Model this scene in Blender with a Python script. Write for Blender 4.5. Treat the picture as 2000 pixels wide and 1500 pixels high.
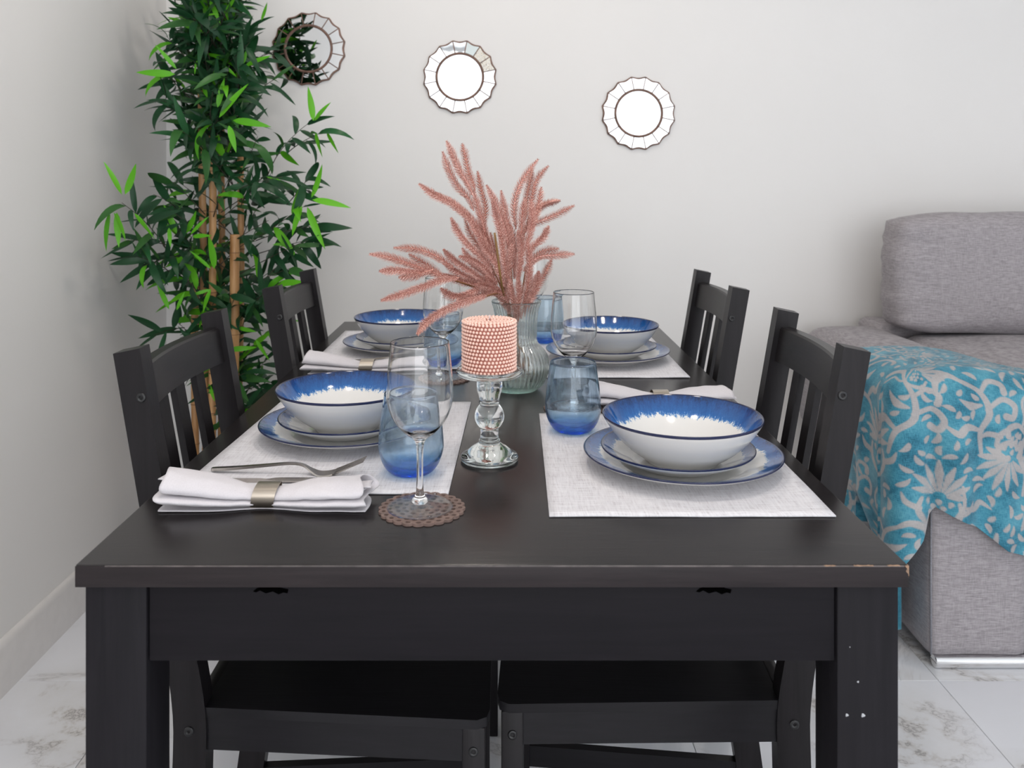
import bpy, bmesh, math, random
import numpy as np
from mathutils import Vector, Matrix, noise
random.seed(7); rng = np.random.default_rng(7)
PI = math.pi
for o in list(bpy.data.objects): bpy.data.objects.remove(o)
S = bpy.context.scene; C = S.collection

# ------------------------------------------------------------------ camera
F = 1690.0; CX = 982.0; CY = 348.0; H = 1.13
cam_d = bpy.data.cameras.new('camera'); cam = bpy.data.objects.new('camera', cam_d); C.objects.link(cam)
cam.location = (0, 0, H); cam.rotation_euler = (PI/2, 0, 0)
cam_d.sensor_width = 36.0; cam_d.lens = F/2000*36
cam_d.shift_x = (1000-CX)/2000; cam_d.shift_y = -(750-CY)/2000
cam_d.clip_start = 0.02
cam_d.dof.use_dof = True; cam_d.dof.focus_distance = 1.32; cam_d.dof.aperture_fstop = 9.0
S.camera = cam
# ------------------------------------------------------------------ world, exposure, large lights
W = bpy.data.worlds.new('world'); S.world = W; W.use_nodes = True
W.node_tree.nodes['Background'].inputs[0].default_value = (0.80, 0.90, 1.0, 1)
W.node_tree.nodes['Background'].inputs[1].default_value = 1.2
S.view_settings.view_transform = 'Standard'; S.view_settings.look = 'None'
S.view_settings.exposure = 0.0; S.view_settings.gamma = 1.0; S.view_settings.use_curve_mapping = False

ROOM_L, ROOM_R, ROOM_N, ROOM_F, CEIL = -1.10, 3.30, -3.20, 2.83, 2.55

def area(name, loc, rot, sx, sy, power, col):
    l = bpy.data.lights.new(name, 'AREA'); l.shape = 'RECTANGLE'; l.size = sx; l.size_y = sy
    l.energy = power; l.color = col
    o = bpy.data.objects.new(name, l); C.objects.link(o); o.location = loc; o.rotation_euler = rot
    return o
# daylight through the window behind the camera, and through the balcony window in the right wall
area('window_light', (0.80, ROOM_N+0.06, 1.32), (PI/2, 0, 0), 3.66, 2.36, 73, (1.0, 0.985, 0.985))
area('balcony_light', (ROOM_R-0.06, -0.75, 1.30), (PI/2, 0, PI/2), 2.4, 2.2, 7, (0.98, 0.985, 1.0))
for n, (lx, ly) in enumerate([(-0.25, 0.9), (0.55, 0.9), (-0.10, 2.0), (-0.25, -0.5)]):
    l = bpy.data.lights.new('ceiling_lamp', 'AREA'); l.shape = 'DISK'; l.size = 0.20
    l.energy = 4.6; l.color = (1.0, 0.90, 0.80)
    o = bpy.data.objects.new('ceiling_lamp', l); C.objects.link(o); o.location = (lx, ly, CEIL-0.02)

# ------------------------------------------------------------------ helpers
def P(px, py, d):
    """world point seen at pixel (px,py) of the 2000x1500 photo at depth d"""
    return Vector(((px-CX)/F*d, d, H-(py-CY)/F*d))

def mesh_obj(name, verts, faces, mat, parent=None, smooth=True, angle=None, fixn=True):
    me = bpy.data.meshes.new(name); me.from_pydata([tuple(v) for v in verts], [], [tuple(f) for f in faces])
    me.update()
    if fixn:
        bm = bmesh.new(); bm.from_mesh(me); bmesh.ops.recalc_face_normals(bm, faces=bm.faces); bm.to_mesh(me); bm.free()
    return link(name, me, mat, parent, smooth, angle)

def link(name, me, mat, parent=None, smooth=True, angle=None):
    mats = mat if isinstance(mat, (list, tuple)) else [mat]
    for m in mats:
        if m: me.materials.append(m)
    if smooth:
        me.polygons.foreach_set('use_smooth', [True]*len(me.polygons))
        if angle is not None:
            me.set_sharp_from_angle(angle=math.radians(angle))
    o = bpy.data.objects.new(name, me); C.objects.link(o)
    if parent: o.parent = parent
    return o

def bm_obj(name, bm, mat, parent=None, smooth=True, angle=35):
    bmesh.ops.recalc_face_normals(bm, faces=bm.faces)
    me = bpy.data.meshes.new(name); bm.to_mesh(me); bm.free()
    return link(name, me, mat, parent, smooth, angle)

def thing(name, label, cat, loc=(0, 0, 0), rotz=0, group=None):
    o = bpy.data.objects.new(name, None); C.objects.link(o); o.empty_display_size = 0.05
    o.location = loc; o.rotation_euler = (0, 0, rotz)
    o['label'] = label; o['category'] = cat
    if group: o['group'] = group
    return o

def tag(o, label, cat, group=None):
    o['label'] = label; o['category'] = cat
    if group: o['group'] = group
    return o

def struct(o): o['kind'] = 'structure'; return o

def dup(root, loc, rotz, label, group=None):
    r = root.copy(); C.objects.link(r); r.location = loc; r.rotation_euler = (0, 0, rotz); r['label'] = label
    if group: r['group'] = group
    for ch in list(root.children):
        c = ch.copy(); C.objects.link(c); c.parent = r
        for g in list(ch.children):
            d = g.copy(); C.objects.link(d); d.parent = c
    return r

def add_box(bm, x0, x1, y0, y1, z0, z1, bev=0.0, seg=2):
    r = bmesh.ops.create_cube(bm, size=1.0)
    vs = r['verts']
    for v in vs:
        v.co = Vector((x0 if v.co.x < 0 else x1, y0 if v.co.y < 0 else y1, z0 if v.co.z < 0 else z1))
    if bev > 0:
        es = list({e for v in vs for e in v.link_edges})
        bmesh.ops.bevel(bm, geom=es, offset=bev, segments=seg, profile=0.5, affect='EDGES')

def box(name, dims, mat, parent=None, bev=0.002, seg=2):
    bm = bmesh.new(); add_box(bm, *dims, bev=bev, seg=seg)
    return bm_obj(name, bm, mat, parent)

def add_prism(bm, pts2, lo, hi, axis='y'):
    """extrude a 2-D polygon between lo and hi along an axis"""
    def mk(a, b, t): return {'y': (a, t, b), 'z': (a, b, t), 'x': (t, a, b)}[axis]
    A = [bm.verts.new(mk(a, b, lo)) for a, b in pts2]; B = [bm.verts.new(mk(a, b, hi)) for a, b in pts2]
    n = len(A); bm.faces.new(A[::-1]); bm.faces.new(B)
    for i in range(n): bm.faces.new((A[i], A[(i+1) % n], B[(i+1) % n], B[i]))

def lathe(prof, n=64, rfun=None):
    """closed or open profile [(r,z)...]; returns verts, faces. r==0 points become poles"""
    V = []; Fc = []; rings = []
    for (r, z) in prof:
        if r <= 1e-6:
            rings.append([len(V)]); V.append((0, 0, z))
        else:
            ids = []
            for i in range(n):
                a = 2*PI*i/n; rr = r*(rfun(a, z, r) if rfun else 1)
                ids.append(len(V)); V.append((rr*math.cos(a), rr*math.sin(a), z))
            rings.append(ids)
    for a, b in zip(rings[:-1], rings[1:]):
        if len(a) == 1 and len(b) == 1: continue
        for i in range(n):
            j = (i+1) % n
            if len(a) == 1: Fc.append((a[0], b[i], b[j]))
            elif len(b) == 1: Fc.append((a[j], a[i], b[0]))
            else: Fc.append((a[i], b[i], b[j], a[j]))
    return V, Fc

def smooth_prof(pts, k=3):
    """Catmull-Rom through profile points"""
    out = []
    for i in range(len(pts)-1):
        p0 = pts[max(i-1, 0)]; p1 = pts[i]; p2 = pts[i+1]; p3 = pts[min(i+2, len(pts)-1)]
        for s in range(k):
            t = s/k
            out.append(tuple(0.5*((2*p1[c])+(-p0[c]+p2[c])*t+(2*p0[c]-5*p1[c]+4*p2[c]-p3[c])*t*t+(-p0[c]+3*p1[c]-3*p2[c]+p3[c])*t**3) for c in range(len(p1))))
    out.append(tuple(pts[-1]))
    return out

def tube_data(path, rad, n=8, V=None, Fc=None, cap=True):
    V = [] if V is None else V; Fc = [] if Fc is None else Fc
    path = [Vector(p) for p in path]; m = len(path)
    rad = rad if hasattr(rad, '__len__') else [rad]*m
    up = Vector((0.013, 0.07, 1)); prev = None
    for i, p in enumerate(path):
        t = (path[min(i+1, m-1)]-path[max(i-1, 0)])
        if t.length < 1e-9: t = Vector((0, 0, 1))
        t.normalize()
        if prev is None:
            s = t.cross(up)
            if s.length < 0.1: s = t.cross(Vector((1, 0, 0)))
        else:
            s = prev - t*prev.dot(t)
        s.normalize(); prev = s; u = s.cross(t)
        for k in range(n):
            a = 2*PI*k/n; V.append(tuple(p+(s*math.cos(a)+u*math.sin(a))*rad[i]))
    b0 = len(V)-m*n
    for i in range(m-1):
        for k in range(n):
            a = b0+i*n+k; b = b0+i*n+(k+1) % n
            Fc.append((a, b, b+n, a+n))
    if cap:
        Fc.append(tuple(b0+k for k in range(n))[::-1]); Fc.append(tuple(b0+(m-1)*n+k for k in range(n)))
    return V, Fc

# ------------------------------------------------------------------ materials
def new_mat(name):
    m = bpy.data.materials.new(name); m.use_nodes = True
    nt = m.node_tree; b = nt.nodes['Principled BSDF']
    return m, nt, b
def N(nt, t, **kw):
    n = nt.nodes.new(t)
    for k, v in kw.items():
        if k.startswith('i_'): n.inputs[k[2:].replace('_', ' ')].default_value = v
        else: setattr(n, k, v)
    return n
def L(nt, a, b): nt.links.new(a, b)
def mathn(nt, op, a, b=None, clamp=False):
    n = nt.nodes.new('ShaderNodeMath'); n.operation = op; n.use_clamp = clamp
    for i, x in enumerate((a, b)):
        if x is None: continue
        if isinstance(x, (int, float)): n.inputs[i].default_value = x
        else: nt.links.new(x, n.inputs[i])
    return n.outputs[0]
def ramp(nt, fac, stops):
    r = nt.nodes.new('ShaderNodeValToRGB'); els = r.color_ramp.elements
    while len(els) < len(stops): els.new(0.5)
    for e, (p, c) in zip(els, stops): e.position = p; e.color = (*c, 1) if len(c) == 3 else c
    nt.links.new(fac, r.inputs[0]); return r.outputs[0]
def coords(nt, scale=(1, 1, 1), kind='Object', rot=(0, 0, 0)):
    tc = nt.nodes.new('ShaderNodeTexCoord'); mp = nt.nodes.new('ShaderNodeMapping')
    mp.inputs['Scale'].default_value = scale; mp.inputs['Rotation'].default_value = rot
    nt.links.new(tc.outputs[kind], mp.inputs[0]); return mp.outputs[0]
def noise_t(nt, vec, scale, detail=4, rough=0.55, dist=0.0):
    n = nt.nodes.new('ShaderNodeTexNoise'); n.inputs['Scale'].default_value = scale
    n.inputs['Detail'].default_value = detail; n.inputs['Roughness'].default_value = rough
    n.inputs['Distortion'].default_value = dist
    nt.links.new(vec, n.inputs['Vector']); return n.outputs['Fac']
def bump(nt, b, h, strength=0.2, dist=0.001):
    n = nt.nodes.new('ShaderNodeBump'); n.inputs['Strength'].default_value = strength
    n.inputs['Distance'].default_value = dist
    nt.links.new(h, n.inputs['Height']); nt.links.new(n.outputs[0], b.inputs['Normal'])

def plain(name, col, rough=0.5, metal=0.0, spec=0.5, coat=0.0, var=0.0, vs=30):
    m, nt, b = new_mat(name)
    b.inputs['Base Color'].default_value = (*col, 1); b.inputs['Roughness'].default_value = rough
    b.inputs['Metallic'].default_value = metal; b.inputs['Specular IOR Level'].default_value = spec
    b.inputs['Coat Weight'].default_value = coat
    if var > 0:
        f = noise_t(nt, coords(nt), vs, 4)
        c = ramp(nt, f, [(0.3, tuple(x*(1-var) for x in col)), (0.7, tuple(min(1, x*(1+var)) for x in col))])
        L(nt, c, b.inputs['Base Color'])
    return m

def wood_dark(name, c0, c1, rough, axis, bstr=0.25, coat=0.0, spec=0.5):
    m, nt, b = new_mat(name)
    sc = {'x': (3, 60, 60), 'y': (60, 3, 60), 'z': (60, 60, 3)}[axis]
    v = coords(nt, sc)
    f = noise_t(nt, v, 2.2, 6, 0.65, 0.6)
    L(nt, ramp(nt, f, [(0.32, c0), (0.72, c1)]), b.inputs['Base Color'])
    f2 = noise_t(nt, v, 5.0, 3, 0.6)
    b.inputs['Roughness'].default_value = rough; b.inputs['Coat Weight'].default_value = coat; b.inputs['Specular IOR Level'].default_value = spec
    b.inputs['Coat Roughness'].default_value = 0.22
    bump(nt, b, f2, bstr, 0.0006)
    return m

def wall_mat(name, col):
    m, nt, b = new_mat(name)
    v = coords(nt)
    f = noise_t(nt, v, 1.3, 3, 0.5)
    L(nt, ramp(nt, f, [(0.3, tuple(x*0.975 for x in col)), (0.7, tuple(x*1.02 for x in col))]), b.inputs['Base Color'])
    b.inputs['Roughness'].default_value = 0.75; b.inputs['Specular IOR Level'].default_value = 0.25
    bump(nt, b, noise_t(nt, v, 55, 4), 0.12, 0.002)
    return m
M = {}
M['wall'] = wall_mat('painted_wall', (0.80, 0.785, 0.770))
M['wall_rear'] = wall_mat('painted_wall_white', (0.86, 0.86, 0.855))
M['ceiling'] = plain('ceiling_paint', (0.86, 0.86, 0.85), 0.8)
M['base'] = plain('baseboard_lacquer', (0.74, 0.72, 0.71), 0.32, var=0.03)
M['grout'] = plain('tile_grout', (0.60, 0.60, 0.62), 0.9, var=0.05)

def marble():
    m, nt, b = new_mat('marble_tile')
    tc = nt.nodes.new('ShaderNodeTexCoord'); oi = nt.nodes.new('ShaderNodeObjectInfo')
    cm = nt.nodes.new('ShaderNodeCombineXYZ')
    L(nt, mathn(nt, 'MULTIPLY', oi.outputs['Random'], 19.0), cm.inputs[2])
    va = nt.nodes.new('ShaderNodeVectorMath'); va.operation = 'ADD'
    L(nt, tc.outputs['Object'], va.inputs[0]); L(nt, cm.outputs[0], va.inputs[1])
    v = va.outputs[0]
    f = noise_t(nt, v, 1.7, 7, 0.66, 0.5)
    vein = mathn(nt, 'ABSOLUTE', mathn(nt, 'SUBTRACT', f, 0.5))
    patch = noise_t(nt, v, 3.1, 2, 0.5)
    vcol = ramp(nt, vein, [(0.0, (0.36, 0.35, 0.35)), (0.006, (0.60, 0.585, 0.58)), (0.03, (0.72, 0.725, 0.745)), (0.2, (0.80, 0.815, 0.865))])
    white = ramp(nt, f, [(0.2, (0.78, 0.795, 0.845)), (0.8, (0.83, 0.845, 0.89))])
    mx = nt.nodes.new('ShaderNodeMix'); mx.data_type = 'RGBA'
    L(nt, ramp(nt, patch, [(0.45, (0, 0, 0)), (0.62, (1, 1, 1))]), mx.inputs['Factor'])
    L(nt, white, mx.inputs['A']); L(nt, vcol, mx.inputs['B'])
    L(nt, mx.outputs['Result'], b.inputs['Base Color'])
    b.inputs['Roughness'].default_value = 0.09
    return m
M['marble'] = marble()

BK0, BK1 = (0.0075, 0.0065, 0.0075), (0.0165, 0.0135, 0.0140)
M['top_wood'] = wood_dark('tabletop_wood', BK0, (0.018, 0.0145, 0.0150), 0.27, 'x', 0.18)
M['edge_wood'] = wood_dark('table_edge_wood', (0.012, 0.009, 0.010), (0.024, 0.018, 0.019), 0.5, 'x', 0.35, spec=0.25)
M['leg_wood'] = wood_dark('table_leg_wood', (0.0095, 0.0088, 0.0108), (0.015, 0.0135, 0.0165), 0.55, 'z', 0.12, spec=0.12)
M['apron_wood'] = wood_dark('apron_wood', (0.0085, 0.0078, 0.0095), (0.012, 0.0105, 0.0130), 0.55, 'x', 0.12, spec=0.10)
M['chair_z'] = wood_dark('chair_post_wood', (0.009, 0.0078, 0.0088), (0.0145, 0.0125, 0.0142), 0.36, 'z', 0.2, spec=0.20)
M['chair_y'] = wood_dark('chair_rail_wood', (0.010, 0.0090, 0.0098), (0.0185, 0.0165, 0.0178), 0.33, 'y', 0.2, spec=0.28)
M['chair_x'] = wood_dark('chair_side_wood', (0.010, 0.0095, 0.011), (0.014, 0.013, 0.0155), 0.4, 'x', 0.2, spec=0.2)
M['black'] = plain('screw_black', (0.006, 0.006, 0.007), 0.35)
M['chip'] = plain('chipped_wood', (0.30, 0.19, 0.125), 0.7, var=0.3, vs=200)
M['edge_wear'] = plain('worn_edge', (0.085, 0.072, 0.07), 0.5, var=0.5, vs=60)
M['speck'] = plain('paint_speck', (0.45, 0.46, 0.48), 0.7)
M['hole'] = plain('notch_shade', (0.001, 0.001, 0.001), 1.0, spec=0.0)  # flat black colour stands in for the shade inside the slide notches

def glass(name, col=(1, 1, 1), ior=1.46, rough=0.0, absorb=None, dens=0.0, thin=0.0):
    m, nt, b = new_mat(name)
    b.inputs['Base Color'].default_value = (*col, 1); b.inputs['Transmission Weight'].default_value = 1.0
    b.inputs['IOR'].default_value = ior; b.inputs['Roughness'].default_value = rough
    if absorb:
        a = nt.nodes.new('ShaderNodeVolumeAbsorption'); a.inputs[0].default_value = (*absorb, 1)
        a.inputs[1].default_value = dens
        L(nt, a.outputs[0], nt.nodes['Material Output'].inputs['Volume'])
    if thin > 0:      # thin blown glass lets part of the light straight through
        tr = nt.nodes.new('ShaderNodeBsdfTransparent'); tr.inputs[0].default_value = (*col, 1)
        mx = nt.nodes.new('ShaderNodeMixShader'); mx.inputs[0].default_value = thin
        L(nt, b.outputs[0], mx.inputs[1]); L(nt, tr.outputs[0], mx.inputs[2]); L(nt, mx.outputs[0], nt.nodes['Material Output'].inputs['Surface'])
    return m
M['glass'] = glass('clear_glass', (0.99, 0.995, 0.995))
M['crystal'] = glass('thick_glass', (0.985, 0.99, 0.985), 1.5, absorb=(0.80, 0.92, 0.86), dens=4)
M['vase'] = glass('vase_glass', (0.97, 0.99, 0.985), 1.48, absorb=(0.45, 0.82, 0.72), dens=16, thin=0.15)
M['blue_glass'] = glass('blue_glass', (0.92, 0.965, 1.0), 1.46, absorb=(0.16, 0.66, 0.99), dens=110, thin=0.15)

def ceramic(name, R, r_edge, amp):
    m, nt, b = new_mat(name)
    tc = nt.nodes.new('ShaderNodeTexCoord'); sx = nt.nodes.new('ShaderNodeSeparateXYZ'); L(nt, tc.outputs['Object'], sx.inputs[0])
    x, y = sx.outputs[0], sx.outputs[1]
    r = mathn(nt, 'SQRT', mathn(nt, 'ADD', mathn(nt, 'MULTIPLY', x, x), mathn(nt, 'MULTIPLY', y, y)))
    cb = nt.nodes.new('ShaderNodeCombineXYZ')
    L(nt, mathn(nt, 'DIVIDE', x, r), cb.inputs[0]); L(nt, mathn(nt, 'DIVIDE', y, r), cb.inputs[1])
    L(nt, mathn(nt, 'MULTIPLY', r, 6.0), cb.inputs[2])
    oi = nt.nodes.new('ShaderNodeObjectInfo')
    n1 = noise_t(nt, cb.outputs[0], 7.0, 2, 0.6); n2 = noise_t(nt, cb.outputs[0], 34.0, 3, 0.75)
    n3 = noise_t(nt, tc.outputs['Object'], 420.0, 2, 0.6)
    off = mathn(nt, 'ADD', mathn(nt, 'ADD', mathn(nt, 'MULTIPLY', mathn(nt, 'SUBTRACT', n1, 0.5), amp*3.0), mathn(nt, 'MULTIPLY', mathn(nt, 'SUBTRACT', n2, 0.5), amp*4.0)),
                mathn(nt, 'MULTIPLY', mathn(nt, 'SUBTRACT', n3, 0.5), amp*1.6))
    e = mathn(nt, 'SUBTRACT', mathn(nt, 'ADD', r, off), r_edge)
    f = mathn(nt, 'DIVIDE', e, R-r_edge)
    white = (0.80, 0.79, 0.765)
    c = ramp(nt, f, [(0.0, white), (0.05, (0.25, 0.42, 0.62)), (0.15, (0.020, 0.135, 0.42)), (0.70, (0.010, 0.065, 0.24)), (0.97, (0.006, 0.022, 0.08))])
    rim = mathn(nt, 'GREATER_THAN', r, R-0.0022)
    mx = nt.nodes.new('ShaderNodeMix'); mx.data_type = 'RGBA'
    L(nt, rim, mx.inputs['Factor']); L(nt, c, mx.inputs['A']); mx.inputs['B'].default_value = (0.006, 0.012, 0.055, 1)
    L(nt, mx.outputs['Result'], b.inputs['Base Color'])
    b.inputs['Roughness'].default_value = 0.10; b.inputs['Coat Weight'].default_value = 0.3
    return m
M['bowl_in'] = ceramic('bowl_glaze', 0.1055, 0.0845, 0.0042)
M['plate_in'] = ceramic('plate_glaze', 0.1325, 0.1085, 0.0045)
M['dess_in'] = ceramic('dessert_glaze', 0.102, 0.0855, 0.0036)
M['stone'] = plain('ceramic_outside', (0.72, 0.705, 0.68), 0.16, coat=0.3)
M['rim_line'] = plain('rim_line', (0.008, 0.014, 0.06), 0.15)

def woven():
    m, nt, b = new_mat('woven_vinyl')
    a = noise_t(nt, coords(nt, (30, 420, 1)), 1.0, 3, 0.7); c = noise_t(nt, coords(nt, (420, 30, 1)), 1.0, 3, 0.7)
    w1 = nt.nodes.new('ShaderNodeTexWave'); w1.bands_direction = 'X'; w1.inputs['Scale'].default_value = 210; L(nt, coords(nt), w1.inputs[0])
    w2 = nt.nodes.new('ShaderNodeTexWave'); w2.bands_direction = 'Y'; w2.inputs['Scale'].default_value = 210; L(nt, coords(nt), w2.inputs[0])
    s = mathn(nt, 'ADD', mathn(nt, 'MULTIPLY', a, 0.55), mathn(nt, 'MULTIPLY', c, 0.45))
    L(nt, ramp(nt, s, [(0.36, (0.50, 0.47, 0.50)), (0.46, (0.69, 0.68, 0.715)), (0.6, (0.79, 0.785, 0.82))]), b.inputs['Base Color'])
    b.inputs['Roughness'].default_value = 0.55
    bump(nt, b, mathn(nt, 'ADD', s, mathn(nt, 'MULTIPLY', mathn(nt, 'MULTIPLY', w1.outputs['Fac'], w2.outputs['Fac']), 0.4)), 0.5, 0.0006)
    return m
M['mat'] = woven()
def weave(name, col):
    m, nt, b = new_mat(name)
    a = noise_t(nt, coords(nt, (45, 45, 520)), 1.0, 3, 0.65); c = noise_t(nt, coords(nt, (420, 420, 60)), 1.0, 2, 0.6)
    s = mathn(nt, 'ADD', mathn(nt, 'MULTIPLY', a, 0.7), mathn(nt, 'MULTIPLY', c, 0.3))
    L(nt, ramp(nt, s, [(0.36, tuple(x*0.72 for x in col)), (0.62, tuple(x*1.22 for x in col))]), b.inputs['Base Color'])
    b.inputs['Roughness'].default_value = 0.9; b.inputs['Sheen Weight'].default_value = 0.1; b.inputs['Specular IOR Level'].default_value = 0.2
    bump(nt, b, s, 0.4, 0.0012)
    return m
def cloth(name, col, sc=900, b_=0.35, rough=0.85, var=0.06, streak=None):
    m, nt, b = new_mat(name)
    v = coords(nt)
    f = noise_t(nt, v, sc, 2, 0.6)
    g = noise_t(nt, coords(nt, streak or (1, 1, 1)), 60 if streak else 9, 3, 0.6)
    s = mathn(nt, 'ADD', mathn(nt, 'MULTIPLY', f, 0.5), mathn(nt, 'MULTIPLY', g, 0.5))
    L(nt, ramp(nt, s, [(0.35, tuple(x*(1-var) for x in col)), (0.65, tuple(min(1, x*(1+var)) for x in col))]), b.inputs['Base Color'])
    b.inputs['Roughness'].default_value = rough; b.inputs['Sheen Weight'].default_value = 0.15
    b.inputs['Specular IOR Level'].default_value = 0.2
    bump(nt, b, s, b_, 0.001)
    return m
M['napkin'] = cloth('napkin_linen', (0.66, 0.635, 0.665), 700, 0.25)
M['sofa'] = weave('sofa_weave', (0.34, 0.315, 0.33))
M['sofa_under'] = cloth('sofa_weave_side', (0.25, 0.25, 0.28), 260, 0.5, 0.9, 0.2, (1.5, 1.5, 9))
M['satin'] = plain('satin_metal', (0.50, 0.44, 0.37), 0.28, 1.0)
M['steel'] = plain('brushed_steel', (0.46, 0.43, 0.40), 0.22, 1.0)
M['chrome'] = plain('chrome', (0.85, 0.85, 0.86), 0.06, 1.0)
M['coaster'] = plain('cut_wood_board', (0.20, 0.135, 0.115), 0.6, var=0.25, vs=120)
M['mirror'] = plain('mirror_glass', (0.60, 0.615, 0.625), 0.015, 1.0)
M['copper'] = plain('aged_copper', (0.17, 0.095, 0.07), 0.5, 0.2, var=0.4, vs=60)
def speckled():
    m, nt, b = new_mat('speckled_mirror')
    v = nt.nodes.new('ShaderNodeTexVoronoi'); v.inputs['Scale'].default_value = 330; L(nt, coords(nt), v.inputs[0])
    g = noise_t(nt, coords(nt), 190, 3, 0.7)
    L(nt, ramp(nt, g, [(0.40, (0.56, 0.50, 0.40)), (0.52, (0.74, 0.73, 0.68)), (0.62, (0.22, 0.18, 0.14))]), b.inputs['Base Color'])
    L(nt, ramp(nt, g, [(0.4, (0.5, 0.5, 0.5)), (0.6, (0.08, 0.08, 0.08))]), b.inputs['Roughness'])
    b.inputs['Metallic'].default_value = 0.15
    return m
M['speckled'] = speckled()
M['greyed'] = plain('dulled_mirror', (0.30, 0.325, 0.32), 0.25, 1.0)

def leafm(name, c0, c1, rough=0.38):
    m, nt, b = new_mat(name)
    oi = nt.nodes.new('ShaderNodeObjectInfo')
    f = noise_t(nt, coords(nt), 9, 2)
    s = mathn(nt, 'ADD', mathn(nt, 'MULTIPLY', oi.outputs['Random'], 0.6), mathn(nt, 'MULTIPLY', f, 0.4))
    L(nt, ramp(nt, s, [(0.2, c0), (0.8, c1)]), b.inputs['Base Color'])
    b.inputs['Roughness'].default_value = rough; b.inputs['Specular IOR Level'].default_value = 0.28
    v = nt.nodes.new('ShaderNodeTexWave'); v.bands_direction = 'Y'; v.inputs['Scale'].default_value = 120; L(nt, coords(nt), v.inputs[0])
    bump(nt, b, v.outputs['Fac'], 0.15, 0.0005)
    return m
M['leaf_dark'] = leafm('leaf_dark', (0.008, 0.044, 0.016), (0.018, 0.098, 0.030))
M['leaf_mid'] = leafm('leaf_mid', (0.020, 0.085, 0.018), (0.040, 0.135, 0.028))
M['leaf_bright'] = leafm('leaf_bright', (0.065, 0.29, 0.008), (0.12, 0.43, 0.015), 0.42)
M['twig'] = plain('twig', (0.045, 0.038, 0.025), 0.7, var=0.3)
def bamboo():
    m, nt, b = new_mat('bamboo_cane')
    f = noise_t(nt, coords(nt, (40, 40, 5)), 1.5, 5, 0.6)
    L(nt, ramp(nt, f, [(0.3, (0.34, 0.16, 0.055)), (0.7, (0.62, 0.36, 0.16))]), b.inputs['Base Color'])
    b.inputs['Roughness'].default_value = 0.45
    return m
M['bamboo'] = bamboo()
M['node'] = plain('bamboo_node', (0.24, 0.12, 0.05), 0.6)
M['pot'] = plain('black_plastic', (0.02, 0.02, 0.022), 0.45)
M['moss'] = plain('moss', (0.05, 0.06, 0.02), 0.95, var=0.4, vs=90)
def rose():
    m, nt, b = new_mat('rose_glitter')
    f = noise_t(nt, coords(nt), 700, 2, 0.8)
    L(nt, ramp(nt, f, [(0.36, (0.33, 0.125, 0.10)), (0.53, (0.60, 0.29, 0.24)), (0.66, (0.95, 0.70, 0.60))]), b.inputs['Base Color'])
    b.inputs['Metallic'].default_value = 0.35; b.inputs['Roughness'].default_value = 0.36
    return m
M['rose'] = rose()
M['rose_stem'] = plain('copper_stem', (0.30, 0.13, 0.06), 0.4, 0.4, var=0.3)
M['pearl'] = plain('rose_pearl', (0.93, 0.60, 0.50), 0.10, 0.0, coat=0.6)
M['wax'] = plain('rose_wax', (0.42, 0.15, 0.11), 0.5, var=0.1)
M['white_frame'] = plain('window_frame_white', (0.8, 0.8, 0.8), 0.4)

# ------------------------------------------------------------------ room shell
def slab(name, x0, x1, y0, y1, z0, z1, mat): return struct(box(name, (x0, x1, y0, y1, z0, z1), mat, bev=0))
slab('wall_left', ROOM_L-0.12, ROOM_L, ROOM_N-0.12, ROOM_F+0.12, 0, CEIL, M['wall'])
slab('wall_back', ROOM_L, ROOM_R+0.12, ROOM_F, ROOM_F+0.12, 0, CEIL, M['wall'])
slab('ceiling', ROOM_L-0.12, ROOM_R+0.12, ROOM_N-0.12, ROOM_F+0.12, CEIL, CEIL+0.1, M['ceiling'])
# wall behind the camera with a wide window opening 
bm = bmesh.new()
for b_ in [(ROOM_L, -1.05, 0, CEIL), (2.65, ROOM_R, 0, CEIL), (-1.05, 2.65, 0, 0.12), (-1.05, 2.65, 2.50, CEIL)]:
    add_box(bm, b_[0], b_[1], ROOM_N-0.12, ROOM_N, b_[2], b_[3])
struct(bm_obj('wall_rear', bm, M['wall_rear']))
bm = bmesh.new()
for b_ in [(ROOM_N, -2.0, 0, CEIL), (0.5, ROOM_F, 0, CEIL), (-2.0, 0.5, 0, 0.15), (-2.0, 0.5, 2.45, CEIL)]:
    add_box(bm, ROOM_R, ROOM_R+0.12, b_[0], b_[1], b_[2], b_[3])
struct(bm_obj('wall_right', bm, M['wall_rear']))
w = struct(thing('window_1', '', '', (0, ROOM_N-0.04, 0))); del w['label'], w['category']
for i in range(5):
    x = -1.05+i*0.925
    box('frame_bar', (x-0.025, x+0.025, -0.02, 0.02, 0.12, 2.50), M['white_frame'], w)
box('frame_bar', (-1.05, 2.65, -0.02, 0.02, 0.12, 0.17), M['white_frame'], w); box('frame_bar', (-1.05, 2.65, -0.02, 0.02, 2.45, 2.50), M['white_frame'], w)
w = struct(thing('window_2', '', '', (ROOM_R+0.04, 0, 0))); del w['label'], w['category']
for i in range(4):
    y = -2.0+i*0.8333
    box('frame_bar', (-0.02, 0.02, y-0.025, y+0.025, 0.15, 2.45), M['white_frame'], w)

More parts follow.
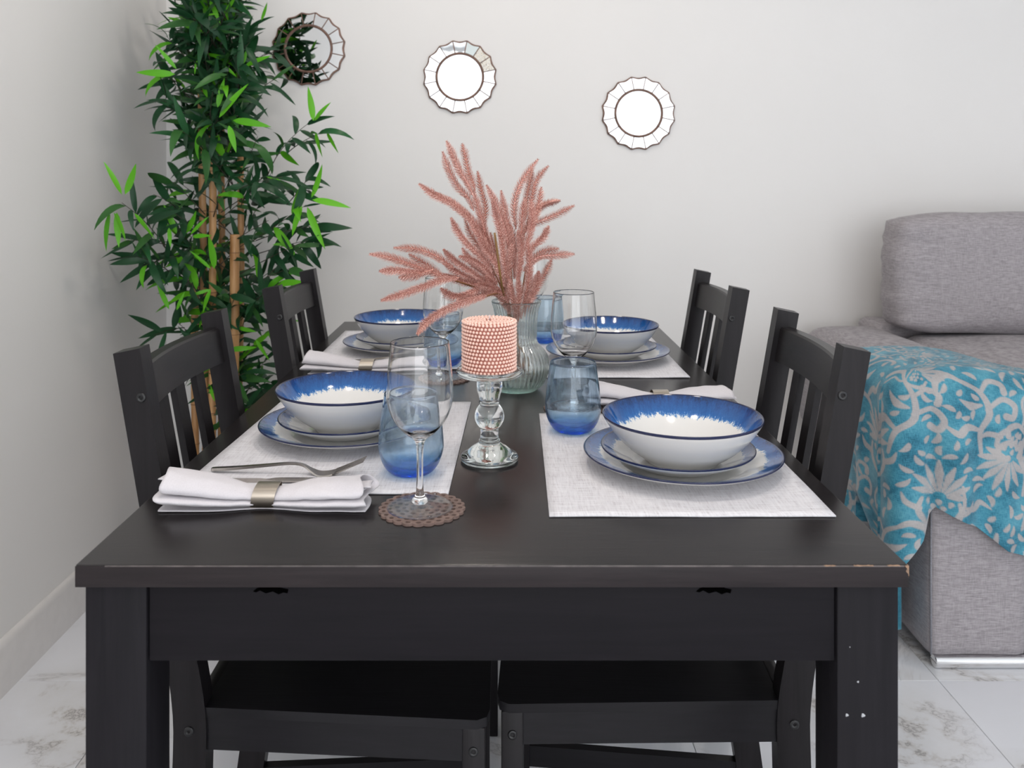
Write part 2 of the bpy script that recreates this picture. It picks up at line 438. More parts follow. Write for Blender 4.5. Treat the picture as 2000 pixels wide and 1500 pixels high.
# floor: grout bed + separate marble tiles
slab('floor', ROOM_L-0.12, ROOM_R+0.12, ROOM_N-0.12, ROOM_F+0.12, -0.06, -0.003, M['grout'])
floor = bpy.data.objects['floor']
bm = bmesh.new(); add_box(bm, 0, 0.5988, 0, 0.5988, -0.0031, 0.0, bev=0.0008, seg=1)
bmesh.ops.recalc_face_normals(bm, faces=bm.faces)
tile_me = bpy.data.meshes.new('tile'); bm.to_mesh(tile_me); bm.free(); tile_me.materials.append(M['marble'])
ix = -4
x = 0.98-0.6*4
while x < ROOM_R:
    y = 1.945-0.6*9
    while y < ROOM_F:
        if x+0.6 > ROOM_L-0.05 and y+0.6 > ROOM_N:
            o = bpy.data.objects.new('tile', tile_me); C.objects.link(o); o.location = (x+0.001, y+0.001, 0); o.parent = floor
        y += 0.6
    x += 0.6

def baseboard(name, pts_lo, length, axis):
    prof = [(0, 0), (0.012, 0), (0.012, 0.105), (0.009, 0.115), (0.003, 0.121), (0, 0.121)]
    bm = bmesh.new()
    if axis == 'y': add_prism(bm, [(pts_lo[0]+a, b) for a, b in prof], pts_lo[1], pts_lo[1]+length, 'y')
    else: add_prism(bm, [(pts_lo[1]-a, b) for a, b in prof], pts_lo[0], pts_lo[0]+length, 'x')
    return struct(bm_obj(name, bm, M['base'], angle=50))
baseboard('baseboard_left', (ROOM_L, ROOM_N), ROOM_F-ROOM_N, 'y')
baseboard('baseboard_back', (ROOM_L+0.012, ROOM_F), ROOM_R-ROOM_L-0.012, 'x')
# ceiling downlights
for lab_, (lx, ly) in zip(('over the near left chair', 'over the near right chair', 'over the far end of the table', 'behind the camera, nearest the window'), [(-0.25, 0.9), (0.55, 0.9), (-0.10, 2.0), (-0.25, -0.5)]):
    V, Fc = lathe([(0.075, CEIL), (0.085, CEIL), (0.085, CEIL-0.006), (0.075, CEIL-0.008), (0.075, CEIL)], 32)
    o = mesh_obj('ceiling_light', [(a+lx, b+ly, c) for a, b, c in V], Fc, M['white_frame'])
    tag(o, 'round white recessed ceiling downlight '+lab_, 'ceiling light', 'recessed ceiling downlights')

# ------------------------------------------------------------------ dining table
TX0, TX1, TY0, TY1, TZ = -0.4313, 0.4090, 0.873, 2.354, 0.740
t = thing('dining_table', 'black-brown wooden dining table with thick square legs, laid for four', 'table', ((TX0+TX1)/2, (TY0+TY1)/2, 0))
ox, oy = t.location.x, t.location.y
def TB(name, x0, x1, y0, y1, z0, z1, mat, bev=0.0015, par=None):
    return box(name, (x0-ox, x1-ox, y0-oy, y1-oy, z0, z1), mat, par or t, bev)
top = TB('tabletop', TX0, TX1, TY0, TY1, TZ-0.0225, TZ, M['top_wood'], 0.0016)
band = TB('edge_band', TX0, TX1, TY0-0.0010, TY0+0.0006, TZ-0.0225, TZ-0.0012, M['edge_wood'], 0.0005)
lw = 0.0628; li = 0.0058
for (a, b_) in ((TX0+li, TY0+0.008), (TX1-li-lw, TY0+0.008), (TX0+li, TY1-0.008-lw), (TX1-li-lw, TY1-0.008-lw)):
    TB('leg', a, a+lw, b_, b_+lw, 0, TZ-0.0225, M['leg_wood'], 0.002)
az0, az1 = 0.6365, TZ-0.0225
fa = TB('apron', TX0+li+lw+0.0012, TX1-li-lw-0.0012, TY0+0.011, TY0+0.033, az0, az1, M['apron_wood'])
TB('apron', TX0+li+lw, TX1-li-lw, TY1-0.033, TY1-0.011, az0, az1, M['apron_wood'])
TB('apron', TX0+li+0.004, TX0+li+0.026, TY0+0.008+lw, TY1-0.008-lw, az0, az1, M['apron_wood'])
TB('apron', TX1-li-0.026, TX1-li-0.004, TY0+0.008+lw, TY1-0.008-lw, az0, az1, M['apron_wood'])
for px in (531, 1396):
    c = P(px, 1150, TY0+0.011)
    prof = [(-0.010, 0.0), (-0.010, -0.005), (-0.015, -0.006), (-0.019, -0.0095), (-0.016, -0.0105), (-0.012, -0.0085), (-0.006, -0.0115), (0.001, -0.0095), (0.007, -0.0125), (0.012, -0.0105), (0.016, -0.0115), (0.017, -0.0075), (0.010, -0.006), (0.010, 0.0)]
    bm = bmesh.new(); add_prism(bm, [(c.x-ox+a, az1+b) for a, b in prof], TY0+0.0104-oy, TY0+0.0125-oy, 'y')
    o = bm_obj('slide_notch', bm, M['hole'], t, False); o['label'] = 'ragged slide notch under the tabletop, its inner shade painted black'
# chips along the front edge
def chip(px0, px1, py, h=0.0005):
    a = P(px0, py, TY0-0.001); b = P(px1, py, TY0-0.001)
    bm = bmesh.new(); n = 9; pts = []
    for i in range(n+1): pts.append((a.x-ox+(b.x-a.x)*i/n, TZ-0.0004+random.uniform(-0.0002, 0.0002)))
    for i in range(n, -1, -1): pts.append((a.x-ox+(b.x-a.x)*i/n, TZ-0.0008-random.uniform(0.2, 1.0)*h))
    add_prism(bm, pts, TY0-0.0014-oy, TY0+0.0008-oy, 'y')
    return bm_obj('worn_chip', bm, M['chip'], t, False)
chip(1610, 1632, 1105); chip(1668, 1706, 1104); chip(1734, 1758, 1104, 0.0004)
bm = bmesh.new()
add_prism(bm, [(TX1-ox-0.0035, TZ-0.001), (TX1-ox+0.0003, TZ-0.0006), (TX1-ox+0.0004, TZ-0.012), (TX1-ox-0.0006, TZ-0.0085), (TX1-ox-0.0028, TZ-0.0062), (TX1-ox-0.0016, TZ-0.0035)], TY0-oy-0.0012, TY0-oy+0.003, 'y')
bm_obj('worn_chip', bm, M['chip'], t, False)
wl = TB('worn_edge_line', TX0+0.03, TX1-0.004, TY0-0.00115, TY0+0.0002, TZ-0.0019, TZ-0.0006, M['edge_wear'], 0.0003)
for (px, py, r) in ((1654.5, 1397, 0.0016), (1686, 1397.5, 0.0020), (1676, 1332, 0.0011), (1660, 1264, 0.0006)):
    c = P(px, py, TY0+0.0078)
    V, Fc = lathe([(0, 0.0006), (r*0.7, 0.0005), (r, 0)], 9, lambda a, z, q: 1+0.25*math.sin(3*a+px))
    mesh_obj('paint_speck', [(c.x-ox+a, TY0+0.0080-oy-cc, c.z+b) for a, b, cc in V], Fc, M['speck'], t)

# ------------------------------------------------------------------ chairs
def make_chair(label, loc, rot):
    c = thing('dining_chair', label, 'chair', loc, rot, 'black slat-back dining chairs')
    # rear posts: side profile in x-z, extruded in y
    def post(y0, y1, tw):
        L_ = [(-0.252, 0.0), (-0.222, 0.18), (-0.2115, 0.36), (-0.2135, 0.46), (-0.240, 0.62), (-0.2885, 0.902)]
        R_ = [(-0.2540, 0.909), (-0.204, 0.62), (-0.1715, 0.46), (-0.1685, 0.36), (-0.178, 0.18), (-0.212, 0.0)]
        Ls = smooth_prof(L_, 4); Rs = smooth_prof(R_, 4)
        bm = bmesh.new(); add_prism(bm, [(a, b) for a, b in Ls+Rs], y0, y1, 'y')
        bmesh.ops.bevel(bm, geom=[e for e in bm.edges if len(e.link_faces) == 2 and e.calc_face_angle(0) > 0.9], offset=0.0028, segments=2, affect='EDGES')
        return bm_obj('leg', bm, M['chair_z'], c)
    for s in (-1, 1):
        p = post(*(sorted((s*0.178, s*0.147))), 0.03)
        for (bx, bz) in ((-0.252, 0.845), (-0.190, 0.412)):
            V, Fc = lathe([(0, 0.0), (0.0022, 0.0), (0.0024, 0.0016), (0.0062, 0.0016), (0.0066, 0.0)], 14)
            mesh_obj('screw', [(bx+a, s*(0.1779+cc), bz+b) for a, b, cc in V], Fc, M['black'], p)
    # front legs
    for s in (-1, 1):
        y0, y1 = sorted((s*0.200, s*0.171))
        o = box('leg', (0.166, 0.195, y0, y1, 0, 0.430), M['chair_z'], c, 0.002)
        V, Fc = lathe([(0, 0.0), (0.0022, 0.0), (0.0024, 0.0016), (0.0062, 0.0016), (0.0066, 0.0)], 14)
        mesh_obj('screw', [(0.180+a, s*(0.1999+cc), 0.400+b) for a, b, cc in V], Fc, M['black'], o)
    # seat board (wider at the front)
    bm = bmesh.new()
    pts = [(-0.172, -0.176), (0.185, -0.203), (0.197, -0.196), (0.201, -0.180), (0.201, 0.180), (0.197, 0.196), (0.185, 0.203), (-0.172, 0.176)]
    add_prism(bm, pts, 0.430, 0.442, 'z')
    bmesh.ops.bevel(bm, geom=[e for e in bm.edges if len(e.link_faces) == 2 and e.calc_face_angle(0) > 0.9], offset=0.002, segments=2, affect='EDGES')
    bm_obj('seat', bm, M['chair_x'], c)
    for s in (-1, 1):
        a0, a1 = (-0.170, s*0.174), (0.168, s*0.197)
        bm = bmesh.new(); add_prism(bm, [a0, a1, (a1[0], a1[1]-s*0.018), (a0[0], a0[1]-s*0.018)], 0.386, 0.4305, 'z'); bm_obj('seat_rail', bm, M['chair_x'], c)
        a0, a1 = (-0.190, s*0.168), (0.170, s*0.192)
        bm = bmesh.new(); add_prism(bm, [a0, a1, (a1[0], a1[1]-s*0.016), (a0[0], a0[1]-s*0.016)], 0.104, 0.140, 'z'); bm_obj('stretcher', bm, M['chair_x'], c)
    box('seat_rail', (0.172, 0.190, -0.172, 0.172, 0.386, 0.4305), M['chair_y'], c)
    box('seat_rail', (-0.195, -0.177, -0.148, 0.148, 0.386, 0.4305), M['chair_y'], c)
    # curved back rails
    def xc(z): return -0.1925 if z < 0.46 else -0.1925-(z-0.46)*0.178
    def rail(name, z0, z1, th=0.019, bow=0.016):
        n = 14; V = []; Fc = []
        for i in range(n+1):
            y = -0.149+0.298*i/n; b = -bow*(1-(y/0.149)**2)
            for (dx, z) in ((-th/2, z0), (th/2, z0), (th/2+0.0005, z1-0.003), (th/2-0.002, z1), (-th/2+0.002, z1), (-th/2, z1-0.003)):
                V.append((xc(z)+dx+b, y, z))
        for i in range(n):
            for k in range(6):
                a = i*6+k; b = i*6+(k+1) % 6; Fc.append((a, b, b+6, a+6))
        Fc.append(tuple(range(6))[::-1]); Fc.append(tuple(n*6+k for k in range(6)))
        return mesh_obj(name, V, Fc, M['chair_y'], c, True, 30)
    rail('top_rail', 0.822, 0.879); rail('lower_rail', 0.490, 0.530)
    for yc in (-0.0735, 0.0, 0.0735):
        V = []; Fc = []; b = -0.016*(1-(yc/0.149)**2); n = 8
        for i in range(n+1):
            z = 0.527+(0.826-0.527)*i/n
            for (dx, dy) in ((-0.005, -0.0165), (0.005, -0.0165), (0.005, 0.0165), (-0.005, 0.0165)):
                V.append((xc(z)+dx+b, yc+dy, z))
        for i in range(n):
            for k in range(4): a = i*4+k; bb = i*4+(k+1) % 4; Fc.append((a, bb, bb+4, a+4))
        Fc.append((3, 2, 1, 0)); Fc.append(tuple(n*4+k for k in range(4)))
        mesh_obj('slat', V, Fc, M['chair_z'], c, False)
    return c
ch = make_chair('black wooden slat-back chair at the near left, in front of the bamboo plant', (-0.2175, 1.301, 0), 0)
dup(ch, (0.203, 1.325, 0), PI-math.radians(3), 'black wooden slat-back chair at the near right, beside the sofa arm')
dup(ch, (-0.205, 1.950, 0), 0, 'black wooden slat-back chair at the far left, right of the bamboo canes')
dup(ch, (0.213, 1.935, 0), PI, 'black wooden slat-back chair at the far right, against the bare wall')

# ------------------------------------------------------------------ placemats
def placemat(label, c4):
    cx = sum(p[0] for p in c4)/4; cy = sum(p[1] for p in c4)/4; n = 24; V = []; Fc = []
    sd = random.random()*50
    for lay, zz in ((0, 0.0), (1, 0.0016)):
        for i in range(n+1):
            for j in range(n+1):
                u, v = i/n, j/n
                x = (c4[0][0]*(1-u)+c4[1][0]*u)*(1-v)+(c4[3][0]*(1-u)+c4[2][0]*u)*v
                y = (c4[0][1]*(1-u)+c4[1][1]*u)*(1-v)+(c4[3][1]*(1-u)+c4[2][1]*u)*v
                e = max(abs(u-0.5), abs(v-0.5))*2
                w_ = max(0, e-0.9)*10*0.0008*(1+noise.noise(Vector((u*5+sd, v*5, 0))))
                if lay == 0: zb = w_
                V.append((x-cx, y-cy, zz+w_))
    m = n+1
    for i in range(n):
        for j in range(n):
            a = i*m+j; Fc.append((a+m*m, a+m+m*m, a+m+1+m*m, a+1+m*m)); Fc.append((a, a+1, a+m+1, a+m))
    ring = [i*m for i in range(n+1)]+[n*m+j for j in range(1, n+1)]+[i*m+n for i in range(n-1, -1, -1)]+[j for j in range(n-1, 0, -1)]
    for k in range(len(ring)):
        a, b = ring[k], ring[(k+1) % len(ring)]; Fc.append((a, b, b+m*m, a+m*m))
    o = mesh_obj('placemat', V, Fc, M['mat']); o.location = (cx, cy, TZ+0.0002)
    return tag(o, label, 'placemat', 'white woven placemats')
placemat('white woven placemat under the plates at the near left', [(-0.405, 1.070), (-0.067, 1.063), (-0.055, 1.500), (-0.385, 1.502)])
placemat('white woven placemat under the plates at the near right', [(0.0535, 0.9935), (0.3827, 0.9935), (0.385, 1.4255), (0.0599, 1.4255)])
placemat('white woven placemat under the plates at the far left', [(-0.402, 1.765), (-0.072, 1.760), (-0.072, 2.195), (-0.400, 2.200)])
placemat('white woven placemat under the plates at the far right', [(0.036, 1.686), (0.365, 1.686), (0.362, 2.118), (0.034, 2.118)])

# ------------------------------------------------------------------ plates and bowls
ZM = TZ+0.0019
def dish(name, label, cat, prof_out, prof_in, mi, loc, group, foot_r):
    prof = prof_out+prof_in; V, Fc = lathe(prof, 96)
    o = mesh_obj(name, V, Fc, [M['stone'], mi, M['rim_line']], smooth=True)
    me = o.data; k = len(prof_out)
    rmax = max(p[0] for p in prof)
    for f in me.polygons:
        z = sum(me.vertices[i].co.z for i in f.vertices)/len(f.vertices)
        r = sum(math.hypot(*me.vertices[i].co.xy) for i in f.vertices)/len(f.vertices)
        ring = min(i for i in f.vertices)
        f.material_index = 1 if min(f.vertices) >= ring_start(prof, k-1) else 0
        if r > rmax-0.0014: f.material_index = 2
    o.location = loc
    return tag(o, label, cat, group)
def ring_start(prof, idx, n=96):
    s = 0
    for (r, z) in prof[:idx]: s += 1 if r <= 1e-6 else n
    return s
def big_plate(label, x, y):
    po = smooth_prof([(0, 0.0025), (0.07, 0.0025), (0.074, 0.0), (0.078, 0.0005), (0.083, 0.004), (0.105, 0.011), (0.124, 0.0165), (0.1315, 0.0205), (0.1325, 0.0222)], 3)
    pi_ = smooth_prof([(0.1325, 0.0222), (0.1310, 0.0228), (0.123, 0.0200), (0.105, 0.0145), (0.090, 0.0085), (0.080, 0.0062), (0.05, 0.0055), (0, 0.0055)], 3)[1:]
    return dish('dinner_plate', label, 'plate', po, pi_, M['plate_in'], (x, y, ZM), 'large blue-rimmed dinner plates', 0.07)
def small_plate(label, x, y):
    po = smooth_prof([(0, 0.002), (0.05, 0.002), (0.053, 0.0), (0.058, 0.001), (0.080, 0.011), (0.095, 0.0180), (0.1012, 0.0225), (0.102, 0.0245)], 3)
    pi_ = smooth_prof([(0.102, 0.0245), (0.1006, 0.0250), (0.094, 0.0215), (0.080, 0.0140), (0.066, 0.0080), (0.055, 0.0052), (0.03, 0.0048), (0, 0.0048)], 3)[1:]
    return dish('dessert_plate', label, 'plate', po, pi_, M['dess_in'], (x, y, ZM+0.0058), 'smaller blue-rimmed plates', 0.05)
def bowl(label, x, y):
    po = smooth_prof([(0, 0.003), (0.040, 0.003), (0.043, 0.0), (0.047, 0.001), (0.052, 0.006), (0.072, 0.020), (0.090, 0.038), (0.1015, 0.054), (0.1052, 0.0610), (0.1055, 0.0625)], 3)
    pi_ = smooth_prof([(0.1055, 0.0625), (0.1040, 0.0628), (0.099, 0.0555), (0.088, 0.0400), (0.070, 0.0240), (0.052, 0.0120), (0.035, 0.0070), (0, 0.0055)], 3)[1:]
    return dish('bowl', label, 'bowl', po, pi_, M['bowl_in'], (x, y, ZM+0.0107), 'blue-rimmed white bowls', 0.04)
for (nm, xb, yb, xp, yp, xs, ys) in (
        ('near right', 0.2390, 1.155, 0.242, 1.169, 0.234, 1.160), ('near left', -0.2360, 1.310, -0.234, 1.312, -0.236, 1.310),
        ('far right', 0.2310, 1.872, 0.225, 1.860, 0.228, 1.866), ('far left', -0.2330, 1.975, -0.229, 1.965, -0.231, 1.970)):
    big_plate('large blue-rimmed dinner plate lowest in the stack at the %s setting' % nm, xp, yp)
    small_plate('smaller blue-rimmed plate between bowl and dinner plate at the %s setting' % nm, xs, ys)
    bowl('white bowl with splashed blue rim, top of the stack at the %s setting' % nm, xb, yb)

# ------------------------------------------------------------------ glasses
def tumbler_mesh():
    out = smooth_prof([(0, 0.0), (0.020, 0.0), (0.029, 0.003), (0.0375, 0.014), (0.0425, 0.030), (0.0428, 0.042), (0.0408, 0.066), (0.0375, 0.090), (0.0354, 0.1055)], 4)
    inn = smooth_prof([(0.0346, 0.1062), (0.0340, 0.1055), (0.0361, 0.090), (0.0394, 0.066), (0.0414, 0.042), (0.0410, 0.031), (0.0355, 0.0175), (0.026, 0.0110), (0.015, 0.0085), (0, 0.0080)], 4)
    return lathe(out+inn, 72)
V, Fc = tumbler_mesh()
tb = mesh_obj('water_tumbler', V, Fc, M['blue_glass']); tb.location = (-0.121, 1.142, ZM)
tag(tb, 'blue glass tumbler beside the front wine glass at the near left', 'tumbler', 'blue glass water tumblers')
def cp(o, loc, label, rz=0):
    c = o.copy(); C.objects.link(c); c.location = loc; c.rotation_euler.z = rz; c['label'] = label; return c
cp(tb, (0.108, 1.330, ZM), 'blue glass tumbler left of the near right bowl')
cp(tb, (-0.121, 1.800, ZM), 'blue glass tumbler left of the beaded candle, far left setting')
cp(tb, (0.0995, 2.050, ZM), 'blue glass tumbler behind the vase at the far right')

ZC = TZ+0.0036
def thin_glass():
    m = bpy.data.materials.new('thin_clear_glass'); m.use_nodes = True; nt = m.node_tree
    nt.nodes.remove(nt.nodes['Principled BSDF'])
    tr = nt.nodes.new('ShaderNodeBsdfTransparent'); tr.inputs[0].default_value = (0.975, 0.985, 0.985, 1)
    gl = nt.nodes.new('ShaderNodeBsdfGlossy'); gl.inputs['Roughness'].default_value = 0.0
    fr = nt.nodes.new('ShaderNodeFresnel'); ge = nt.nodes.new('ShaderNodeNewGeometry')
    # same reflectance from both sides of the thin wall
    L(nt, mathn(nt, 'SUBTRACT', 1.5, mathn(nt, 'MULTIPLY', ge.outputs['Backfacing'], 1.5-1/1.5)), fr.inputs[0])
    mx = nt.nodes.new('ShaderNodeMixShader'); L(nt, fr.outputs[0], mx.inputs[0]); L(nt, tr.outputs[0], mx.inputs[1]); L(nt, gl.outputs[0], mx.inputs[2])
    L(nt, mx.outputs[0], nt.nodes['Material Output'].inputs['Surface']); return m
M['thin'] = thin_glass()
wg = thing('wine_glass', 'clear stemmed wine glass in front on the lace coaster, near left', 'wine glass', (-0.0975, 1.0175, ZC), 0, 'clear stemmed wine glasses')
V, Fc = lathe(smooth_prof([(0, 0.0865), (0.0100, 0.0830), (0.0135, 0.0840)], 2)[:0]+smooth_prof([(0, 0.0862), (0.0060, 0.0852), (0.0115, 0.0830), (0.0225, 0.0920), (0.0325, 0.1060), (0.0382, 0.122), (0.0391, 0.134), (0.0382, 0.155), (0.0360, 0.178), (0.0345, 0.1930), (0.0341, 0.1933), (0.0338, 0.1930), (0.0353, 0.178), (0.0375, 0.155), (0.0384, 0.134), (0.0375, 0.1225), (0.0319, 0.1065), (0.0219, 0.0930), (0.0112, 0.0878), (0, 0.0872)], 4), 80)
mesh_obj('bowl', V, Fc, M['glass'], wg)
V, Fc = lathe(smooth_prof([(0, 0.0035), (0.0100, 0.0060), (0.0058, 0.0135), (0.0043, 0.022), (0.0038, 0.045), (0.0041, 0.068), (0.0062, 0.0775), (0.0100, 0.0822), (0.0060, 0.0850), (0, 0.0860)], 4), 40)
mesh_obj('stem', V, Fc, M['glass'], wg)
V, Fc = lathe(smooth_prof([(0, 0.0), (0.036, 0.0), (0.0368, 0.0010), (0.0355, 0.0022), (0.024, 0.0040), (0.012, 0.0062), (0.0095, 0.0070)], 4), 80)
mesh_obj('foot', V, Fc, M['thin'], wg, fixn=False)
dup(wg, (0.1200, 1.463, ZC), 0, 'clear stemmed wine glass behind the near right blue tumbler')
dup(wg, (-0.116, 1.680, ZC), 0, 'clear stemmed wine glass under the pink sprays, left of the candle')
dup(wg, (0.0760, 2.180, ZC), 0, 'clear stemmed wine glass hidden behind the vase and pink sprays')

def coaster_mesh():
    cu = bpy.data.curves.new('coaster', 'CURVE'); cu.dimensions = '2D'; cu.fill_mode = 'BOTH'; cu.extrude = 0.0014; cu.bevel_depth = 0.0
    def sp(pts):
        s = cu.splines.new('POLY'); s.points.add(len(pts)-1); s.use_cyclic_u = True
        for p, q in zip(s.points, pts): p.co = (q[0], q[1], 0, 1)
    n = 24; pts = []
    for i in range(n*10):
        a = 2*PI*i/(n*10); r = 0.0475+0.0035*abs(math.cos(n*a/2))**0.7
        pts.append((r*math.cos(a), r*math.sin(a)))
    sp(pts)
    def hole(r, a, rr, rt, m=10):
        sp([((r+rr*math.cos(k))*math.cos(a)-rt*math.sin(k)*math.sin(a), (r+rr*math.cos(k))*math.sin(a)+rt*math.sin(k)*math.cos(a)) for k in [2*PI*j/m for j in range(m)]])
    for i in range(n):
        a = 2*PI*i/n; hole(0.0450, a, 0.0026, 0.0030)
        hole(0.0375, a+PI/n, 0.0026, 0.0034); 
    for i in range(16): hole(0.0290, 2*PI*i/16, 0.0030, 0.0038)
    for i in range(12): hole(0.0205, 2*PI*i/12+0.1, 0.0026, 0.0034)
    for i in range(7): hole(0.0120, 2*PI*i/7, 0.0024, 0.0032)
    hole(0, 0, 0.005, 0.005)
    ob = bpy.data.objects.new('tmp', cu); C.objects.link(ob)
    bpy.context.view_layer.update()
    dg = bpy.context.evaluated_depsgraph_get(); me = bpy.data.meshes.new_from_object(ob.evaluated_get(dg))
    bpy.data.objects.remove(ob); me.name = 'coaster'; me.materials.clear()
    return me
cme = coaster_mesh()
cs = link('coaster', cme, M['coaster'], None, False); cs.location = (-0.095, 1.0175, TZ+0.0016)
tag(cs, 'brown lace-cut round coaster under the front wine glass', 'coaster', 'brown lace-cut coasters')
cp(cs, (0.1200, 1.463, TZ+0.0016), 'brown lace-cut coaster behind the near right blue tumbler', 0.2)
cp(cs, (-0.114, 1.680, TZ+0.0016), 'brown lace-cut coaster left of the candle holder stem', 0.4)
cp(cs, (0.0760, 2.180, TZ+0.0016), 'brown lace-cut coaster hidden behind the glass vase', 0.6)

# ------------------------------------------------------------------ candle holder and candle
hx, hy = -0.0184, 1.195
prof = [(0, 0.0), (0.030, 0.0), (0.037, 0.0006), (0.0395, 0.003), (0.0398, 0.006), (0.0380, 0.0088), (0.0315, 0.0125), (0.0245, 0.0185), (0.0180, 0.0225), (0.0142, 0.0260), (0.0150, 0.0285), (0.0128, 0.0315), (0.0125, 0.0400), (0.0130, 0.0445),
        (0.0175, 0.0505), (0.0200, 0.0570), (0.0203, 0.0630), (0.0185, 0.0700), (0.0150, 0.0755), (0.0125, 0.0780), (0.0148, 0.0805), (0.0136, 0.0830), (0.0150, 0.0900), (0.0178, 0.1000), (0.0182, 0.1130),
        (0.0240, 0.1155), (0.0400, 0.1175), (0.0445, 0.1195), (0.0455, 0.1245), (0.0440, 0.1275), (0.0415, 0.1262), (0.0400, 0.1245), (0.0200, 0.1240), (0, 0.1240)]
V, Fc = lathe(smooth_prof(prof, 3), 64)
o = mesh_obj('candle_holder', V, Fc, M['crystal']); o.location = (hx, hy, TZ+0.0003)
tag(o, 'clear turned glass candle holder standing in the middle of the table', 'candle holder')
cd = thing('pillar_candle', 'pink pearl-beaded pillar candle on the glass candle holder', 'candle', (hx-0.0004, hy, TZ+0.1246))
cr, chh = 0.0352, 0.0690
V, Fc = lathe([(0, 0), (cr, 0), (cr, chh-0.002), (cr-0.002, chh-0.0006), (0, chh-0.0006)], 48)
mesh_obj('wax_body', V, Fc, M['wax'], cd, True, 40)
bm = bmesh.new(); bmesh.ops.create_icosphere(bm, subdivisions=2, radius=1.0); iv = np.array([v.co[:] for v in bm.verts]); ifc = np.array([[v.index for v in f.verts] for f in bm.faces]); bm.free()
cen = []
rows = 14; br = 0.00222
for k in range(rows):
    n = 44; z = 0.0030+k*(chh-0.0045)/(rows-1)
    for i in range(n):
        a = 2*PI*(i+0.35*k)/n; cen.append((((cr+0.0012)*math.cos(a)), (cr+0.0012)*math.sin(a), z+0.0005*math.sin(2*a+1)))
r = cr-0.0025
while r > 0.004:
    n = max(6, int(2*PI*r/0.0052))
    for i in range(n): a = 2*PI*i/n+r*900; cen.append((r*math.cos(a), r*math.sin(a), chh+0.0002))
    r -= 0.0049
cen = np.array(cen); nV = len(iv)
allv = (cen[:, None, :]+iv[None]*br).reshape(-1, 3); allf = (ifc[None]+(np.arange(len(cen))*nV)[:, None, None]).reshape(-1, 3)
o = mesh_obj('pearl_beads', allv.tolist(), allf.tolist(), M['pearl'], cd, fixn=False); o['kind'] = 'stuff'
V, Fc = tube_data([(0, 0, chh-0.001), (0.0003, 0, chh+0.004), (0.001, 0, chh+0.007)], 0.0007, 6)
mesh_obj('wick', V, Fc, M['napkin'], cd)

# ------------------------------------------------------------------ vase
vx, vy = 0.0250, 1.600
NR = 40
def rib(a, z, r): return 1.0+(0.016 if 0.008 < z < 0.157 else 0.0)*math.cos(NR*a)
out = smooth_prof([(0, 0.0), (0.034, 0.0), (0.0400, 0.002), (0.0500, 0.012), (0.0585, 0.030), (0.0605, 0.048), (0.0560, 0.066), (0.0450, 0.080), (0.0385, 0.088), (0.0375, 0.100), (0.0385, 0.125), (0.0415, 0.148), (0.0465, 0.162)], 4)
inn = smooth_prof([(0.0458, 0.1634), (0.0445, 0.1625), (0.0392, 0.147), (0.0363, 0.125), (0.0352, 0.100), (0.0362, 0.090), (0.0428, 0.0815), (0.0535, 0.066), (0.0578, 0.048), (0.0555, 0.032), (0.046, 0.016), (0.034, 0.009), (0, 0.008)], 4)
V, Fc = lathe(out+inn, 240, rib)
o = mesh_obj('glass_vase', V, Fc, M['vase']); o.location = (vx, vy, TZ+0.0003)
tag(o, 'ribbed clear green-tinted glass vase holding pink sprays', 'vase')

# pink sprays, each branch of the photograph traced as its own frond
def frond(par, path, nl=0.0148, name='frond'):
    pts = smooth_prof([tuple(p) for p in path], 8); pts = [Vector(p) for p in pts]
    seg = [0]
    for a, b in zip(pts[:-1], pts[1:]): seg.append(seg[-1]+(b-a).length)
    Ltot = seg[-1]; V = []; Fc = []
    m = len(pts)
    tube_data(pts, [0.0009+0.0006*(1-i/m)*1.0 for i in range(m)][::-1], 5, V, Fc)
    step = 0.0029; s = 0.0; k = 0; j = 0
    sd = Vector((random.uniform(-1, 1), random.uniform(-.3, .3), random.uniform(-1, 1)))
    while s < Ltot-0.001:
        while seg[j+1] < s: j += 1
        f = (s-seg[j])/max(seg[j+1]-seg[j], 1e-6); p = pts[j].lerp(pts[j+1], f); tdir = (pts[j]-pts[j+1]).normalized()  # path given tip first: grow towards tip
        tfrac = s/Ltot                                                   # 0 at tip
        ln = nl*min(1, 0.28+tfrac*3.0)*(1.0 if tfrac < 0.8 else 1-(tfrac-0.8)*2.2)
        sx = tdir.cross(Vector((0, 1, 0))); 
        if sx.length < 0.05: sx = tdir.cross(Vector((1, 0, 0)))
        sx.normalize(); sy = sx.cross(tdir)
        for q, ang in enumerate((0.0, PI, 0.55, PI-0.55, PI/2, -0.75, PI+0.75)):
            if q >= 4 and k % 2: continue
            a = ang+random.uniform(-0.12, 0.12); side = sx*math.cos(a)+sy*math.sin(a)
            tip = p+(tdir*0.80+side*0.75).normalized()*ln*random.uniform(0.85, 1.1)+Vector((0, 0, -0.06*ln))
            w_ = side.cross(tdir).normalized()*0.0010; u_ = tdir*0.0009
            b = len(V); V += [tuple(p+w_-u_), tuple(p-w_-u_), tuple(p+u_*1.6), tuple(tip)]
            Fc += [(b, b+1, b+3), (b+1, b+2, b+3), (b+2, b, b+3)]
        s += step; k += 1
    return mesh_obj(name, V, Fc, M['rose'], par, False, fixn=False)
BASEPX = (1003, 612)
